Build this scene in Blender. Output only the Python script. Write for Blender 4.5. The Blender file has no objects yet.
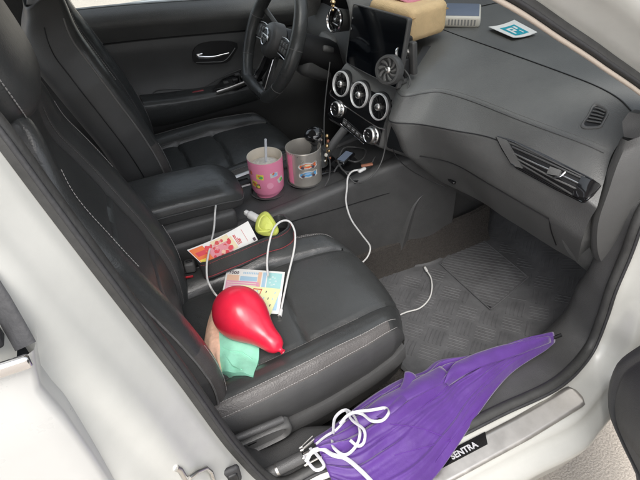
import bpy, bmesh, math, random
from mathutils import Vector, Matrix, noise
random.seed(7)
S = bpy.context.scene
col = S.collection
V = Vector
# ------------------------------------------------------------------ camera (solved from known car dimensions)
CP = V((-0.0878, -1.2710, 1.4506))
RX = V((0.91216581, -0.40729785, -0.04540917)); RY = V((0.28637276, 0.55421195, 0.78156238)); RZ = V((-0.29316236, -0.72591843, 0.62217220))
FPX = 520.0
cam = bpy.data.cameras.new('camera'); co = bpy.data.objects.new('camera', cam); col.objects.link(co)
co.matrix_world = Matrix(((RX.x, RY.x, RZ.x, CP.x), (RX.y, RY.y, RZ.y, CP.y), (RX.z, RY.z, RZ.z, CP.z), (0, 0, 0, 1)))
cam.sensor_width = 36; cam.lens = FPX / 640 * 36; cam.clip_start = 0.02; cam.clip_end = 500
S.camera = co

def at(u, v, ax, val):
    """surveying helper: the point of the plane ax = val that lies on one photo ray"""
    d = RX * ((u - 320) / FPX) + RY * (-(v - 240) / FPX) - RZ
    i = 'xyz'.index(ax)
    return CP + d * ((val - CP[i]) / d[i])
def ats(val, ax, *pts): return [at(u, v, ax, val) for u, v in pts]

# ------------------------------------------------------------------ materials
def mat(name, c, rough=.5, metal=0, bump=None, var=0.0, vscale=6, spec=.5, coat=0, sheen=0, trans=0, alpha=1, emit=None, sss=0, rvar=0):
    m = bpy.data.materials.new(name); m.use_nodes = True; nt = m.node_tree; b = nt.nodes['Principled BSDF']
    c = tuple(c) + (1,) if len(c) == 3 else c
    b.inputs['Base Color'].default_value = c; b.inputs['Roughness'].default_value = rough; b.inputs['Metallic'].default_value = metal
    b.inputs['Specular IOR Level'].default_value = spec; b.inputs['Coat Weight'].default_value = coat; b.inputs['Coat Roughness'].default_value = .08
    b.inputs['Sheen Weight'].default_value = sheen; b.inputs['Transmission Weight'].default_value = trans
    if sss:
        b.inputs['Subsurface Weight'].default_value = sss; b.inputs['Subsurface Radius'].default_value = (.02, .008, .006); b.inputs['Subsurface Scale'].default_value = 1
    tc = nt.nodes.new('ShaderNodeTexCoord')
    if var or rvar:
        n = nt.nodes.new('ShaderNodeTexNoise'); n.inputs['Scale'].default_value = vscale; n.inputs['Detail'].default_value = 6; n.inputs['Roughness'].default_value = .65
        nt.links.new(tc.outputs['Object'], n.inputs['Vector'])
        if var:
            r = nt.nodes.new('ShaderNodeMapRange'); r.inputs['From Min'].default_value = .3; r.inputs['From Max'].default_value = .7
            r.inputs['To Min'].default_value = 1 - var; r.inputs['To Max'].default_value = 1 + var
            nt.links.new(n.outputs['Fac'], r.inputs['Value'])
            mx = nt.nodes.new('ShaderNodeVectorMath'); mx.operation = 'SCALE'; mx.inputs[0].default_value = c[:3]
            nt.links.new(r.outputs[0], mx.inputs['Scale']); nt.links.new(mx.outputs[0], b.inputs['Base Color'])
        if rvar:
            r2 = nt.nodes.new('ShaderNodeMapRange'); r2.inputs['From Min'].default_value = .3; r2.inputs['From Max'].default_value = .7
            r2.inputs['To Min'].default_value = max(.03, rough - rvar); r2.inputs['To Max'].default_value = min(1, rough + rvar)
            nt.links.new(n.outputs['Fac'], r2.inputs['Value']); nt.links.new(r2.outputs[0], b.inputs['Roughness'])
    if bump:
        prev = None
        for kind, sc, dist in bump:
            if kind == 'v':
                t = nt.nodes.new('ShaderNodeTexVoronoi'); t.inputs['Scale'].default_value = sc; o = t.outputs['Distance']
            else:
                t = nt.nodes.new('ShaderNodeTexNoise'); t.inputs['Scale'].default_value = sc; t.inputs['Detail'].default_value = 4; o = t.outputs['Fac']
            nt.links.new(tc.outputs['Object'], t.inputs['Vector'])
            bp = nt.nodes.new('ShaderNodeBump'); bp.inputs['Strength'].default_value = 1; bp.inputs['Distance'].default_value = dist
            nt.links.new(o, bp.inputs['Height'])
            if prev: nt.links.new(prev.outputs[0], bp.inputs['Normal'])
            prev = bp
        nt.links.new(prev.outputs[0], b.inputs['Normal'])
    return m
M = {}
M['leather'] = mat('black_leather', (.046, .048, .048), .30, bump=[('v', 420, .0002), ('n', 20, .002), ('n', 7, .006)], var=.12, vscale=5, rvar=.04)
M['leather_soft'] = mat('wrinkled_leather', (.052, .054, .054), .40, bump=[('v', 420, .00015), ('n', 10, .003)], var=.12, rvar=.04)
M['leather_side'] = mat('side_vinyl', (.062, .062, .062), .46, bump=[('v', 420, .0002), ('n', 6, .003)], var=.15, rvar=.06)
M['band'] = mat('perforated_band_leather', (.080, .074, .071), .42, bump=[('v', 320, .0004), ('n', 40, .001)], var=.12, vscale=20)
M['cloth_dark'] = mat('dark_insert', (.012, .013, .014), .75, bump=[('v', 500, .0006)], var=.2, vscale=20)
M['thread'] = mat('white_thread', (.34, .33, .32), .7)
M['thread_red'] = mat('red_thread', (.30, .05, .06), .7)
M['piping'] = mat('grey_piping', (.16, .155, .15), .55)
M['dash'] = mat('dash_soft_plastic', (.092, .093, .091), .47, bump=[('v', 420, .0004), ('n', 300, .0002)], var=.12, vscale=10, rvar=.05)
M['dash_top'] = mat('dash_top_plastic', (.108, .110, .107), .48, bump=[('v', 420, .0003)], var=.14, vscale=7, rvar=.06)
M['plastic'] = mat('black_plastic', (.066, .066, .066), .44, bump=[('v', 600, .0004)], var=.15, vscale=14, rvar=.06)
M['plastic_dark'] = mat('deep_black_plastic', (.010, .010, .011), .5, var=.2)
M['trim_grey'] = mat('grey_hard_plastic', (.10, .10, .098), .5, bump=[('v', 600, .0004)], var=.1, rvar=.05)
M['piano'] = mat('gloss_black_trim', (.008, .008, .009), .12, coat=.6)
M['screen'] = mat('dark_screen_glass', (.003, .004, .006), .07, coat=.5)
M['rubber'] = mat('rubber_seal', (.030, .030, .032), .62, bump=[('n', 120, .001)], var=.2, vscale=30)
M['seal_grey'] = mat('grey_rubber_seal', (.040, .040, .039), .55, bump=[('n', 140, .0008)], var=.22, vscale=25)  # mottled grey rubber, slightly paler than the plain seal
M['ring'] = mat('bright_ring_metal', (.86, .86, .86), .33, .45)
M['cupsteel'] = mat('cup_steel', (.70, .66, .60), .32, .7, rvar=.08, vscale=30, var=.06)
M['chrome'] = mat('chrome', (.75, .75, .76), .14, 1, rvar=.06, vscale=30)
M['satin'] = mat('satin_metal', (.62, .61, .59), .32, 1, rvar=.08, vscale=40)
M['steel'] = mat('brushed_steel', (.66, .63, .59), .36, .85, rvar=.08, vscale=30, var=.08)
M['beige'] = mat('beige_pillar_trim', (.42, .36, .30), .7, bump=[('n', 400, .0005)], var=.08)
M['paint'] = mat('white_car_paint', (.47, .47, .455), .30, coat=.5, var=.035, vscale=4, rvar=.08, bump=[('n', 5, .002)])
M['paint_jamb'] = mat('white_jamb_paint', (.50, .50, .47), .34, coat=.35, var=.05, vscale=11, bump=[('n', 5, .0012)])
M['carpet'] = mat('brown_grey_carpet', (.055, .049, .044), .95, bump=[('n', 500, .003), ('v', 300, .002)], var=.35, vscale=180)
M['mat'] = mat('rubber_floor_mat', (.090, .091, .095), .66, bump=[('n', 60, .001)], var=.3, vscale=14)
M['wht'] = mat('white_cable_plastic', (.62, .62, .61), .4)
M['dcable'] = mat('dark_cable', (.06, .06, .06), .5)
M['purple'] = mat('purple_polyester', (.078, .023, .195), .5, bump=[('n', 16, .004), ('n', 700, .0003)], var=.14, vscale=12, sheen=.3)
M['purple_in'] = mat('umbrella_lining', (.10, .03, .24), .5, var=.15)
M['ribbon'] = mat('white_ribbon', (.45, .45, .47), .7, bump=[('n', 300, .0008)])
M['pink'] = mat('pink_powder_coat', (.82, .27, .42), .38, bump=[('n', 600, .0003)], var=.04)
M['cream'] = mat('cream_liner', (.62, .56, .47), .3)
M['foam'] = mat('milk_foam', (.78, .74, .68), .6, bump=[('v', 120, .004)], var=.12, vscale=80)
M['straw'] = mat('translucent_straw', (.80, .83, .88), .25, trans=.4)
M['red_latex'] = mat('red_latex', (.70, .018, .055), .34, coat=.25, sss=.5, bump=[('n', 14, .0015)], var=.12, vscale=16)
M['tan'] = mat('tan_fabric', (.74, .54, .30), .8, bump=[('n', 300, .0012), ('n', 14, .006)], var=.1, vscale=14)
M['tan_tr'] = mat('tan_binding', (.42, .27, .12), .8)
M['teal'] = mat('teal_ink', (.01, .36, .46), .4)
M['paper'] = mat('white_paper', (.78, .78, .76), .55, bump=[('n', 12, .003)])
M['lime'] = mat('lime_silicone', (.60, .66, .14), .5, bump=[('n', 30, .004)], var=.08)
M['peach'] = mat('peach_nonwoven', (.88, .58, .42), .75, bump=[('n', 90, .003)], var=.12, vscale=50)
M['mint'] = mat('mint_nonwoven', (.30, .72, .53), .72, bump=[('n', 40, .002)], var=.08, vscale=50)
M['gold'] = mat('aged_gold', (.62, .45, .24), .3, 1)
M['red'] = mat('red_plastic', (.45, .02, .03), .4)
M['led'] = mat('red_reflector', (.35, .06, .07), .25)
def flat(name, c, r=.55): 
    M[name] = mat(name, c, r); return M[name]
for n_, c_ in dict(note_pink=(.72, .34, .48), note_blue=(.38, .56, .70), note_teal=(.36, .62, .62), note_cream=(.78, .74, .58), note_peach=(.76, .50, .36), yel_paper=(.74, .76, .42), ink_dark=(.10, .07, .09), ink_red=(.60, .08, .08), fly_or=(.80, .19, .05), fly_red=(.66, .06, .08), fly_pink=(.70, .28, .32), fly_cream=(.76, .66, .44), st_yel=(.78, .66, .10), st_green=(.10, .42, .12), st_or=(.72, .16, .06), st_blue=(.10, .33, .60), lblue=(.30, .48, .72), grey_dev=(.13, .16, .22), ivory=(.62, .60, .54), grey=(.25, .25, .25), pinkpale=(.85, .36, .50), brownish=(.30, .12, .07)).items(): flat(n_, c_)

def concrete():
    m = bpy.data.materials.new('sunlit_concrete'); m.use_nodes = True; nt = m.node_tree; b = nt.nodes['Principled BSDF']; b.inputs['Roughness'].default_value = .9
    tc = nt.nodes.new('ShaderNodeTexCoord')
    n1 = nt.nodes.new('ShaderNodeTexNoise'); n1.inputs['Scale'].default_value = 1.2; n1.inputs['Detail'].default_value = 8
    n2 = nt.nodes.new('ShaderNodeTexNoise'); n2.inputs['Scale'].default_value = 170; n2.inputs['Detail'].default_value = 3
    for n in (n1, n2): nt.links.new(tc.outputs['Object'], n.inputs['Vector'])
    mx = nt.nodes.new('ShaderNodeMix'); mx.data_type = 'FLOAT'; mx.inputs[0].default_value = .55
    nt.links.new(n1.outputs['Fac'], mx.inputs[2]); nt.links.new(n2.outputs['Fac'], mx.inputs[3])
    r = nt.nodes.new('ShaderNodeValToRGB'); e = r.color_ramp.elements
    e[0].position = .30; e[0].color = (.32, .285, .245, 1); e[1].position = .62; e[1].color = (.52, .465, .40, 1)
    nt.links.new(mx.outputs[0], r.inputs[0]); nt.links.new(r.outputs[0], b.inputs['Base Color'])
    bp = nt.nodes.new('ShaderNodeBump'); bp.inputs['Distance'].default_value = .004; nt.links.new(n2.outputs['Fac'], bp.inputs['Height']); nt.links.new(bp.outputs[0], b.inputs['Normal'])
    return m
M['concrete'] = concrete()
def glass_mat():
    m = bpy.data.materials.new('window_glass'); m.use_nodes = True; nt = m.node_tree; nt.nodes.clear()
    o = nt.nodes.new('ShaderNodeOutputMaterial'); t = nt.nodes.new('ShaderNodeBsdfTransparent'); t.inputs[0].default_value = (.86, .90, .88, 1)
    g = nt.nodes.new('ShaderNodeBsdfGlossy'); g.inputs['Roughness'].default_value = .02; f = nt.nodes.new('ShaderNodeFresnel'); f.inputs[0].default_value = 1.45
    x = nt.nodes.new('ShaderNodeMixShader'); nt.links.new(f.outputs[0], x.inputs[0]); nt.links.new(t.outputs[0], x.inputs[1]); nt.links.new(g.outputs[0], x.inputs[2]); nt.links.new(x.outputs[0], o.inputs[0])
    return m
M['glass'] = glass_mat()

# ------------------------------------------------------------------ mesh helpers
def cr(pts, n, closed=False):
    """centripetal-ish Catmull-Rom resample to n points, even in arc length"""
    P = [V(p) for p in pts]; k = len(P)
    if k == 2: return [P[0].lerp(P[1], i / (n - 1)) for i in range(n)]
    dense = []; segs = k if closed else k - 1
    for i in range(segs):
        if closed: p0, p1, p2, p3 = P[(i - 1) % k], P[i], P[(i + 1) % k], P[(i + 2) % k]
        else:
            p1, p2 = P[i], P[i + 1]; p0 = P[i - 1] if i else p1 * 2 - p2; p3 = P[i + 2] if i + 2 < k else p2 * 2 - p1
        for j in range(14):
            t = j / 14; t2 = t * t; t3 = t2 * t
            a = (p2 - p0) * .5; b = (p3 - p1) * .5
            lim = (p2 - p1).length * 1.1
            if a.length > lim: a = a * (lim / a.length)
            if b.length > lim: b = b * (lim / b.length)
            dense.append(p1 * (2 * t3 - 3 * t2 + 1) + a * (t3 - 2 * t2 + t) + p2 * (-2 * t3 + 3 * t2) + b * (t3 - t2))
    dense.append(P[0] if closed else P[-1])
    L = [0]
    for i in range(1, len(dense)): L.append(L[-1] + (dense[i] - dense[i - 1]).length)
    out = []; j = 0; m = n if closed else n - 1
    for i in range(n):
        d = L[-1] * i / m
        while j < len(L) - 2 and L[j + 1] < d: j += 1
        s = L[j + 1] - L[j]; out.append(dense[j].lerp(dense[j + 1], 0 if s < 1e-9 else (d - L[j]) / s))
    return out
def sstep(a, b, x):
    t = max(0, min(1, (x - a) / (b - a))) if b != a else float(x > a); return t * t * (3 - 2 * t)
def interp(xs, ys, x):
    if x <= xs[0]: return ys[0]
    for i in range(1, len(xs)):
        if x <= xs[i]: return ys[i - 1] + (ys[i] - ys[i - 1]) * (x - xs[i - 1]) / (xs[i] - xs[i - 1])
    return ys[-1]

class MB:
    def __init__(s): s.v = []; s.f = []; s.m = []; s.ms = []; s.sm = []
    def mi(s, m):
        m = M[m] if isinstance(m, str) else m
        if m not in s.ms: s.ms.append(m)
        return s.ms.index(m)
    def add(s, vs, fs, m, smooth=True):
        o = len(s.v); k = s.mi(m); s.v += [tuple(v) for v in vs]
        for f in fs: s.f.append([i + o for i in f]); s.m.append(k); s.sm.append(smooth)
        return s
    def grid(s, rows, m, cu=False, cv=False, mf=None, flip=False, smooth=True):
        n = len(rows); k = len(rows[0]); o = len(s.v); mk = s.mi(m)
        for r in rows: s.v += [tuple(p) for p in r]
        for i in range(n if cu else n - 1):
            for j in range(k if cv else k - 1):
                a = o + i * k + j; b = o + i * k + (j + 1) % k; c = o + ((i + 1) % n) * k + (j + 1) % k; d = o + ((i + 1) % n) * k + j
                s.f.append([a, d, c, b] if flip else [a, b, c, d]); s.m.append(s.mi(mf(i, j)) if mf else mk); s.sm.append(smooth)
        return s
    def cap(s, ring, m, flip=False):
        o = len(s.v); s.v += [tuple(p) for p in ring]; c = sum((V(p) for p in ring), V()) / len(ring); s.v.append(tuple(c)); k = s.mi(m); n = len(ring)
        for i in range(n):
            f = [o + i, o + (i + 1) % n, o + n]; s.f.append(f[::-1] if flip else f); s.m.append(k); s.sm.append(True)
        return s
    def tube(s, pts, r, m='wht', n=8, closed=False, caps=True, flatten=None):
        P = [V(p) for p in pts]; rows = []; k = len(P); rf = r if callable(r) else (lambda t: r)
        up = None
        for i in range(k):
            a = P[(i - 1) % k] if (closed or i) else P[0]; b = P[(i + 1) % k] if (closed or i < k - 1) else P[-1]
            t = (b - a); t = t.normalized() if t.length > 1e-9 else V((0, 0, 1))
            if up is None: up = t.orthogonal().normalized() if not flatten else (V(flatten[1]) - t * V(flatten[1]).dot(t)).normalized()
            elif flatten: up = (V(flatten[1]) - t * V(flatten[1]).dot(t)); up = up.normalized() if up.length > 1e-6 else t.orthogonal()
            else: up = (up - t * up.dot(t)).normalized()
            w = t.cross(up); rr = rf(i / (k - 1)); fl = flatten[0] if flatten else 1
            rows.append([P[i] + w * (math.cos(2 * math.pi * j / n) * rr) + up * (math.sin(2 * math.pi * j / n) * rr * fl) for j in range(n)])
        s.grid(rows, m, cu=closed, cv=True)
        if caps and not closed: s.cap(rows[0], m, True); s.cap(rows[-1], m)
        return s
    def box(s, c, size, m, R=None, bev=.002, seg=2):
        bm = bmesh.new(); bmesh.ops.create_cube(bm, size=1)
        for v in bm.verts: v.co = V((v.co.x * size[0], v.co.y * size[1], v.co.z * size[2]))
        b = min(bev, min(size) * .45)
        if b > 0: bmesh.ops.bevel(bm, geom=bm.edges[:], offset=b, segments=seg, profile=.5, affect='EDGES')
        R = R or Matrix.Identity(3); c = V(c); bm.verts.index_update()
        s.add([R @ v.co + c for v in bm.verts], [[v.index for v in f.verts] for f in bm.faces], m); bm.free(); return s
    def lathe(s, prof, c, ax, m, n=32, mf=None):
        ax = V(ax).normalized(); u = ax.orthogonal().normalized(); w = ax.cross(u); c = V(c)
        rows = [[c + ax * h + u * (r * math.cos(2 * math.pi * j / n)) + w * (r * math.sin(2 * math.pi * j / n)) for j in range(n)] for r, h in prof]
        return s.grid(rows, m, cv=True, mf=mf)
    def prism(s, poly, d, m, smooth=False):
        P = [V(p) for p in poly]; d = V(d); n = len(P)
        s.add(P + [p + d for p in P], [list(range(n))[::-1], list(range(n, 2 * n))] + [[i, (i + 1) % n, n + (i + 1) % n, n + i] for i in range(n)], m, smooth); return s
    def stitch(s, pts, m='thread', pitch=.0058, ln=.0044, r=.0007, off=None):
        L = sum((V(pts[i + 1]) - V(pts[i])).length for i in range(len(pts) - 1)); n = max(2, int(L / pitch))
        Q = cr(pts, n * 3 + 1) if len(pts) > 2 else [V(pts[0]).lerp(V(pts[1]), i / (n * 3)) for i in range(n * 3 + 1)]
        for i in range(n):
            a, b = Q[i * 3], Q[i * 3 + 2]; c = (a + b) / 2; d = (b - a).normalized() * ln / 2
            s.tube([c - d, c, c + d], lambda t: r * (1 if .2 < t < .8 else .7), m, 5)
        return s
    def build(s, name, parent=None, org=None, recalc=True, sharp=None):
        org = V(org) if org is not None else (worldloc(parent) if parent else V((0, 0, 0)))
        me = bpy.data.meshes.new(name); me.from_pydata([tuple(V(v) - org) for v in s.v], [], s.f)
        for m in s.ms: me.materials.append(m)
        me.polygons.foreach_set('material_index', s.m); me.polygons.foreach_set('use_smooth', s.sm); me.update()
        if recalc:
            bm = bmesh.new(); bm.from_mesh(me); bmesh.ops.remove_doubles(bm, verts=bm.verts, dist=1e-6); bmesh.ops.recalc_face_normals(bm, faces=bm.faces); bm.to_mesh(me); bm.free()
        me.set_sharp_from_angle(angle=math.radians(sharp or 48))
        o = bpy.data.objects.new(name, me); col.objects.link(o)
        if parent: o.parent = parent; o.location = org - worldloc(parent)
        else: o.location = org
        return o
def worldloc(o):
    l = V((0, 0, 0))
    while o: l += V(o.location); o = o.parent
    return l
def tag(o, label=None, cat=None, group=None, kind=None):
    for k, v in (('label', label), ('category', cat), ('group', group), ('kind', kind)):
        if v: o[k] = v
    return o
def empty(name, loc, label, cat, group=None):
    o = bpy.data.objects.new(name, None); col.objects.link(o); o.location = loc; o.empty_display_size = .05
    return tag(o, label, cat, group)
def lab(o, t): o['label'] = t; return o
def text_mesh(mb, body, o, ux, uy, size, m, depth=.0004, bold=0):
    cu = bpy.data.curves.new('t', 'FONT'); cu.body = body; cu.size = 1; cu.align_x = 'CENTER'; cu.align_y = 'CENTER'; cu.extrude = .02; cu.offset = bold; cu.resolution_u = 3
    ob = bpy.data.objects.new('t', cu); col.objects.link(ob); dg = bpy.context.evaluated_depsgraph_get(); me = ob.evaluated_get(dg).to_mesh()
    ux = V(ux).normalized(); uy = V(uy); uy = (uy - ux * uy.dot(ux)).normalized(); uz = ux.cross(uy)
    mb.add([V(o) + ux * v.co.x * size + uy * v.co.y * size + uz * (v.co.z / .02 * depth) for v in me.vertices], [list(p.vertices) for p in me.polygons], m, False)
    ob.evaluated_get(dg).to_mesh_clear(); bpy.data.objects.remove(ob); bpy.data.curves.remove(cu)
def frame(x, z):
    x = V(x).normalized(); z = V(z); z = (z - x * z.dot(x)).normalized(); y = z.cross(x)
    return Matrix(((x.x, y.x, z.x), (x.y, y.y, z.y), (x.z, y.z, z.z)))

# ================================================================== the setting
g = MB(); n_ = 40
g.grid([[V(((i - n_ / 2) * 6, (j - n_ / 2) * 6, 0)) for j in range(n_ + 1)] for i in range(n_ + 1)], 'concrete')
tag(g.build('ground'), kind='structure')

# ================================================================== THE CAR
car = empty('car', (0, 0, 0), 'white car with its front passenger door open showing a black leather cabin', 'car')

# ---- door opening frame: one path round the opening
seal_pts = [at(-30, 95, 'y', -.675), at(0, 130, 'y', -.69), at(50, 198, 'y', -.705), at(100, 265, 'y', -.72), at(180, 371, 'y', -.735), at(238, 450, 'y', -.748),
            V((0.0, -.765, .452)), V((.10, -.775, .462)), at(400, 459, 'z', .465), at(452, 434, 'z', .465), at(500, 410, 'z', .465), at(556, 383, 'z', .467), at(588, 350, 'y', -.775),
            at(602, 318, 'y', -.76), at(611, 290, 'y', -.75), at(626, 254, 'y', -.74), at(641, 214, 'y', -.73), V((.90, -.715, .84)), V((.885, -.70, .93)), V((.83, -.685, 1.03)),
            at(600, 55, 'y', -.672), at(560, 28, 'y', -.66), at(505, -8, 'y', -.645), V((.30, -.62, 1.335)), V((.10, -.605, 1.375)), V((-.1, -.605, 1.385)), V((-.215, -.615, 1.365)), V((-.235, -.64, 1.31))]
NS = 220
path = cr(seal_pts, NS, closed=True)
cen = V((.30, 0, .90))
def sect(i, n_off, out):
    p = path[i % NS]; t = (path[(i + 1) % NS] - path[(i - 1) % NS]).normalized()
    nrm = t.cross(V((0, -1, 0))).normalized()
    d = V((cen.x - p.x, 0, cen.z - p.z))
    if nrm.dot(d) < 0: nrm = -nrm
    return p + V((nrm.x, 0, nrm.z)) * n_off + V((0, -out, 0))
def region(i):
    """weights: sill, other"""
    p = path[i % NS]
    return sstep(.62, .50, p.z)
secP = [(-.006, .004), (-.012, .012), (-.017, .022), (-.028, .036), (-.040, .052), (-.050, .068), (-.062, .080), (-.085, .092), (-.100, .104), (-.120, .116), (-.15, .120)]
secS = [(-.006, .004), (-.012, .012), (-.016, .018), (-.019, .024), (-.021, .070), (-.024, .078), (-.040, .084), (-.046, .094), (-.052, .112), (-.066, .122), (-.16, .100)]
def mix_sec(k, w): return (secP[k][0] * (1 - w) + secS[k][0] * w, secP[k][1] * (1 - w) + secS[k][1] * w)
fr = MB(); rows = []
for i in range(NS):
    w = region(i); hp_ = sstep(.80, .90, path[i].x) * sstep(1.0, .9, path[i].z)
    r = [sect(i, a_ * (1 + .2 * hp_), o_ * (1 - .5 * hp_)) for a_, o_ in [mix_sec(k, w) for k in range(len(secP))]]
    rows.append(cr(r, 26))
fr.grid(rows, 'paint_jamb', cu=True)
shell = fr.build('body_shell', car, sharp=60)
# seals
def ring_part(name, sec, m, i0=0, i1=NS, closed=True, nseg=14, parent=car, sharp=70):
    b = MB(); idx = range(i0, i1)
    b.grid([cr([sect(i, *(s(region(i)) if callable(s) else s)) for s in sec], nseg) for i in idx], m, cu=closed); return b.build(name, parent, sharp=sharp)
ring_part('door_seal', [(-.010, .010), (.002, .013), (.010, .006), (.011, -.004), (.004, -.012), (-.004, -.014)], 'seal_grey', closed=True)
b = MB(); b.tube([sect(i, .0035, .0135) for i in range(NS)], .0035, 'rubber', 8, closed=True); b.build('seal_bead', car)
b = MB(); b.tube([sect(i, .0135, .0075) for i in range(min(range(NS), key=lambda i: (path[i] - V((.885, -.70, .93))).length) - 4, NS - 26)], .0042, 'beige', 8); b.build('pillar_piping', car)
# split indices
i_sillL = min(range(NS), key=lambda i: (path[i] - V((0, -.765, .452))).length)
i_B = min(range(NS), key=lambda i: (path[i] - at(0, 130, 'y', -.69)).length)
i_hip = min(range(NS), key=lambda i: (path[i] - V((.885, -.70, .93))).length)
# black inner trim: B pillar, sill and kick panel
def inn(k):
    A = [(-.002, -.010), (-.004, -.03), (-.010, -.06), (-.03, -.085), (-.09, -.10), (-.15, -.10)]
    Sx = [(-.002, -.010), (-.006, -.035), (-.016, -.075), (-.030, -.105), (-.075, -.135), (-.20, -.15)]
    return lambda w: (A[k][0] * (1 - w) + Sx[k][0] * w, A[k][1] * (1 - w) + Sx[k][1] * w)
ring_part('sill_trim', [inn(k) for k in range(6)], 'plastic', 0, i_hip + 1, False, 20)
ring_part('pillar_trim', [(-.004, -.009), (.004, -.016), (.0045, -.026), (-.004, -.040), (-.03, -.055), (-.08, -.06)], 'beige', i_hip, NS, False, 14)

# scuff plate
def sill_pt(x, k):   # k 0..1 across the flat of the sill
    p = min(path[i_sillL - 2:i_hip], key=lambda q: abs(q.x - x) + (q.z > .55))
    # local interpolation in x along smooth sill line
    y = interp([-.02, .10, .26, .5, .70, .82], [-.768, -.775, spy[0], spy[1], spy[2], spy[3]], x)
    z = interp([-.02, .10, .26, .5, .70, .82], [.455, .462, .465, .465, .467, .475], x)
    return V((x, y - .0215 - .052 * k, z - .0165 - .003 * k + .003))
def py_at(x):
    c = [q for q in path if q.z < .52]; return min(c, key=lambda q: abs(q.x - x)).y
spy = [py_at(.26), py_at(.5), py_at(.68), py_at(.74)]
b = MB(); x0, x1 = .02, .668; rows = []
N = 70
for i in range(N + 1):
    x = x0 + (x1 - x0) * i / N; e = max(0, (x - (x1 - .014)) / .014); kk = .5 - .5 * math.sqrt(max(0, 1 - e * e)) * 1; kk = min(kk, .32)
    rows.append([sill_pt(x, kk + (1 - 2 * kk) * j / 6) + V((0, 0, .0012)) for j in range(7)])
b.grid(rows, 'steel')
sp = b.build('scuff_plate', car, sharp=80)
so = sp.modifiers.new('s', 'SOLIDIFY'); so.thickness = .0016; so.offset = 1
b = MB(); xa, xb = .300, .414
b.grid([[sill_pt(xa + (xb - xa) * i / 8 + (.012 * (1 - j / 2) if i == 8 else 0), -.02 + .46 * j / 2 + .0) + V((0, 0, .0034)) for j in range(3)] for i in range(9)], 'piano')
text_mesh(b, 'SENTRA', sill_pt(.362, .25) + V((0, 0, .0040)), sill_pt(.45, .3) - sill_pt(.35, .3), (0, 1, 0), .0175, 'ribbon', .0003, .03)
b.build('badge', sp)

# striker and door switch on the B pillar jamb
from mathutils.bvhtree import BVHTree
SHT = BVHTree.FromPolygons([v.co.copy() for v in shell.data.vertices], [list(p.vertices) for p in shell.data.polygons])
def shp(u, v, off):
    d = (RX * ((u - 320) / FPX) + RY * (-(v - 240) / FPX) - RZ).normalized(); p, n, _, _ = SHT.ray_cast(CP, d); return p - d * off
st = MB(); q = shp(194, 473, .008)
st.tube([shp(u, v, o) for u, v, o in ((187, 483, .004), (190, 477, .012), (197, 472, .014), (206, 468, .014), (211, 472, .012), (214, 482, .004))], .0035, 'satin', 8)
st.tube([shp(u, v, o) for u, v, o in ((176, 468, .001), (180, 470, .003), (186, 480, .003), (190, 488, .001))], .0045, 'satin', 8)
st.build('door_striker', car)
b = MB(); q = shp(232, 475, .004)
b.box(q, (.03, .012, .045), 'rubber', bev=.006); b.box(q + V((0, -.006, 0)), (.018, .008, .026), 'plastic_dark', bev=.004); b.build('wiring_grommet', car)


# ---- rear door (closed) behind the B pillar
rd = MB()
edge = [at(36, 352, 'y', -.845), at(42, 392, 'y', -.852), at(62, 415, 'y', -.858), at(88, 450, 'y', -.862), at(110, 482, 'y', -.865), V((-.215, -.868, .62)), V((-.19, -.868, .45)), V((-.17, -.862, .36))]
E_ = cr(edge, 30)
prof = [(0.0, .036), (0.0, .012), (.002, .004), (.008, 0), (.03, -.002), (.2, -.012), (.5, -.012), (.95, 0)]
rows = [[V((p.x - a + .0, p.y + c, p.z)) for a, c in prof] for p in E_]
rd.grid(rows, 'paint')
rdoor = rd.build('rear_door', car, sharp=50)
b = MB(); z0 = E_[0].z; y0 = E_[0].y; xA = at(29, 352, 'y', -.85).x
top = at(29, 366, 'y', -.862)
b.box((xA - .40, -.856, z0 + .002), (.80, .010, .016), 'chrome', bev=.004, seg=3); b.build('belt_molding', rdoor)
# black rear window frame (front upright) and glass
b = MB(); fA = at(30, 345, 'y', -.835); fB = at(-6, 292, 'y', -.80); fC = fB + (fB - fA) * 3.4
fw = V((-.028, 0, -.004))
b.tube(cr([fA + V((-.004, 0, 0)), fB, fC], 12), .0115, 'rubber', 12, flatten=(.30, (-.3, -1, .5)))
b.box((fA.x - .42, fA.y + .01, z0 + .018), (.80, .02, .02), 'rubber', bev=.004)
b.build('window_frame', rdoor)
b = MB(); b.grid([[fA + V((-.008 - .8 * j, .012, -.03)), fC + V((-.008 - .7 * j, .012, 0))] for j in range(2)], 'screen'); b.build('window_glass', rdoor)

# ---- open front passenger door
fd_h = V((.985, -.885, 0)); dd = V((-.62, -.785, 0)).normalized(); nn = V((-.785, .62, 0)).normalized()   # n points to cabin side of the panel
def dp(s, t, z): return fd_h + dd * s + nn * t + V((0, 0, z))
sh = MB()
outl = [(.02, .30), (.02, .62), (.0, .96), (.05, .99), (.98, 1.0), (1.02, .9), (1.0, .42), (.9, .27), (.3, .26), (.06, .27)]
ring = cr([V((a, 0, z)) for a, z in outl], 60, closed=True)
rows = []
for t, sc in ((-.004, .97), (0, 1), (.05, 1), (.062, .985), (.066, .95), (.066, .3)):
    rows.append([dp(.5 + (p.x - .5) * sc, t, .63 + (p.z - .63) * sc) for p in ring])
sh.grid(rows, 'paint', cv=True); sh.cap(rows[0], 'paint'); sh.cap(rows[-1], 'paint')
# inner trim, bulging towards the sill
fdoor = sh.build('front_door', car, sharp=40)
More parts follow.
